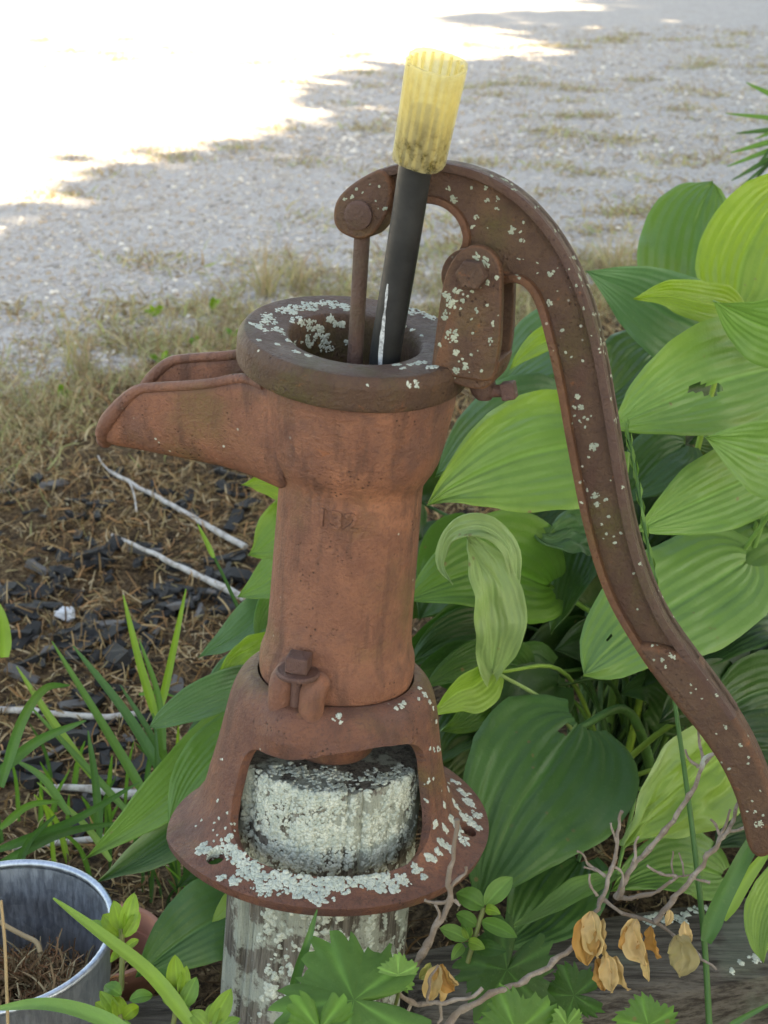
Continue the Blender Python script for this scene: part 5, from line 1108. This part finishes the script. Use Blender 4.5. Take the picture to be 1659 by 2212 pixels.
# ================================================================== bucket, pot, timbers
GALV = Mat('galvanised_steel'); vo = GALV.vor(90); st_ = GALV.noise(5, 6, .7, GALV.scale((60, 60, 9)))
c = GALV.mix(GALV.step(st_, .35, .65), (.25, .31, .39), (.42, .49, .58)); c = GALV.mix(.25, c, GALV.ramp(GALV.n('SeparateColor', Color=vo.outputs['Color']).outputs[0], (0, .25), (1, .55)))
c = GALV.mix(GALV.math('MULTIPLY', GALV.step(GALV.noise(40, 5, .65), .55, .7), .5), c, (.17, .175, .18))
GALV.set(Base__Color=c, Metallic=.88, Roughness=GALV.ramp(st_, (.3, .34), (.7, .52)), Normal=GALV.bump(st_, .15, .001))
RZ = .175; rc = on_z(0, 2008, RZ); BRr = .0705
bk = thing('bucket', 'small galvanised steel bucket filled with dry brown moss', 'bucket', (rc.x, rc.y, 0))
pr = [(.0005, .022), (.050, .022), (.0510, .024)]
for k in range(22):
    z = .028 + (RZ - .034) * k / 21; pr.append((.0520 + (BRr - .0530) * k / 21 + .0011 * sum(math.exp(-((z - a) / .0028) ** 2) for a in (.118, .127, .136, .066, .075)), z))
inner = [(a - .0008, b) for a, b in pr[3:]]
outer = [(.0005, .018), (.0515, .018), (.0526, .020)] + [(a + .0004, b) for a, b in pr[3:]]
v, f = lathe(outer, 96); MB().add(v, f).add(*lathe([(.001, .0225)] + inner[:], 96)).build('wall', GALV.m, bk, 40)
MB().add(*tube([Vector((math.cos(a) * BRr, math.sin(a) * BRr, RZ - .003)) for a in np.linspace(0, 2 * math.pi, 73)], .0026, 8)).build('rim', GALV.m, bk, 60)
MB().add(*lathe([(.0005, .000), (.0530, .000), (.0535, .003), (.0527, .0185)], 72)).build('foot_ring', GALV.m, bk, 40)
n = 3200; a = NR.uniform(0, 6.28, n); r = np.sqrt(NR.random(n)) * .061; P0 = np.stack([r * np.cos(a), r * np.sin(a), .108 + .014 * np.sin(r * 60 + a) - r * .05 + NR.uniform(0, .012, n)], 1) + np.array([rc.x, rc.y, 0]); D = NR.normal(0, 1, (n, 3)); D[:, 2] = np.abs(D[:, 2]) * .5
r3 = ribbons(P0, D, NR.uniform(.010, .030, n), NR.uniform(.0004, .0010, n), 1.6, pal([(.24, .15, .075), (.17, .10, .05), (.30, .20, .11), (.12, .07, .04), (.25, .12, .06), (.33, .26, .15)], n), 4, .7, .5)
mo = np_mesh('bucket_moss', *r3[:2], TINT.m, None, True, r3[2]); tag(mo, 'dry brown moss filling the galvanised bucket', 'moss', kind='stuff')
sb = MB().add(*lathe([(.0005, .110), (.035, .109), (.0620, .100)], 40)); sb.v = [q + Vector((rc.x, rc.y, -.004 + .004 * nz(q, 60))) for q in sb.v]
so_ = sb.build('moss_bed', SOIL.m, None, 180); tag(so_, 'dark soil under the moss inside the bucket', 'soil', kind='stuff')
STRAW = Mat('straw'); STRAW.set(Base__Color=STRAW.mix(STRAW.noise(90, 4), (.34, .24, .12), (.22, .15, .08)), Roughness=.8)
tw = thing('dry_stalk', 'pale bent stalk lying on the moss in the bucket', 'stalk', at(40, 2020, .93)); MB().add(*tube(catmull([at(-20, 1968, .93), at(0, 1992, .925), at(45, 2018, .915), at(78, 2035, .905), at(88, 2058, .90)], 5), .0017, 8)).build('stem', STRAW.m, tw, 60, local_to=tw)
tw2 = thing('dry_stalk', 'thin upright straw stalk standing before the bucket', 'stalk', at(15, 2225, .74)); MB().add(*tube(catmull([at(18, 2240, .74), at(14, 2120, .74), at(10, 2030, .74), at(2, 1945, .74)], 5), .0009, 7)).build('stem', STRAW.m, tw2, 60, local_to=tw2)

TERRA = Mat('terracotta'); TERRA.set(Base__Color=TERRA.mix(TERRA.noise(60, 5, .6), (.40, .17, .11), (.28, .12, .085)), Roughness=.9, Normal=TERRA.bump(TERRA.noise(300, 4), .4, .0008))
pc = on_z(238, 2085, .06); pot = thing('terracotta_pot', 'terracotta flower pot half hidden between bucket and drooping leaf', 'flower pot', (pc.x - .004, pc.y + .02, -.022))
MB().add(*lathe([(.0005, .002), (.027, .002), (.0285, .004), (.036, .070), (.0330, .070), (.026, .012), (.0005, .010)], 56)).build('wall', TERRA.m, pot, 40)
MB().add(*lathe([(.0355, .068), (.0400, .068), (.0410, .070), (.0418, .086), (.0405, .088), (.0370, .088), (.0358, .086), (.0345, .068), (.0355, .068)], 56)).build('rim', TERRA.m, pot, 40)

TIMB = wood_mat('weathered_timber', (.040, .032, .026), (.135, .118, .098), (.018, .013, .010), (4, 60, 60), .40)
def timber(label, a, b, w, h, seed):
    a, b = Vector(a), Vector(b); L = (b - a).length; d = (b - a).normalized(); s = Vector((-d.y, d.x, 0)); t = thing('landscape_timber', label, 'timber', a)
    NX, sec = 90, []; 
    for k in range(44):
        q = 2 * math.pi * k / 44; cx, cz = math.cos(q), math.sin(q); e = .32; sec.append((math.copysign(abs(cx) ** e, cx) * w / 2, math.copysign(abs(cz) ** e, cz) * h / 2))
    v, f = [], []; m = len(sec)
    for i in range(NX + 1):
        x = L * i / NX; end = .93 if i in (0, NX) else 1
        for k, (p, z) in enumerate(sec):
            nn_ = .003 * nz((x * 5, p * 60, z * 60), 1, seed) + .0022 * nz((x * 9, p * 150, z * 150), 1, seed + 5)
            g = 1 + nn_ / (w / 2) ; v.append(d * x + s * (p * end * g) + Vector((0, 0, h / 2 + z * end * g)))
    for i in range(NX):
        for k in range(m): l = (k + 1) % m; f.append((i * m + k, i * m + l, (i + 1) * m + l, (i + 1) * m + k))
    f.append(tuple(range(m))[::-1]); f.append(tuple(NX * m + k for k in range(m)))
    o = mesh_obj('beam', v, f, TIMB, t, 50); t.rotation_euler = (0, 0, 0); return t, o
tl, ol = timber('short weathered timber end between bucket and post', (-.27, .682, 0), (-.128, .716, 0), .082, .082, 3)
tr, orr = timber('long grey weathered landscape timber edging the bed behind the dead branch', (.016, .742, 0), (.72, .915, 0), .090, .088, 8)
# grey lichen along the back edge of the long timber
crust(orr, [(x, y, rng.uniform(8, 16)) for x, y in ((1400, 1985), (1420, 1978), (1440, 1988), (1460, 1982), (1480, 1975), (1500, 1965), (1520, 1960), (1545, 1958), (1410, 1995), (1475, 1990), (1560, 1955), (1600, 2080), (1630, 2070), (1580, 2100))], 1.0, (.0008, .0020), frame=tr.matrix_basis.inverted())
# debris: dry brown litter round the foot of the post
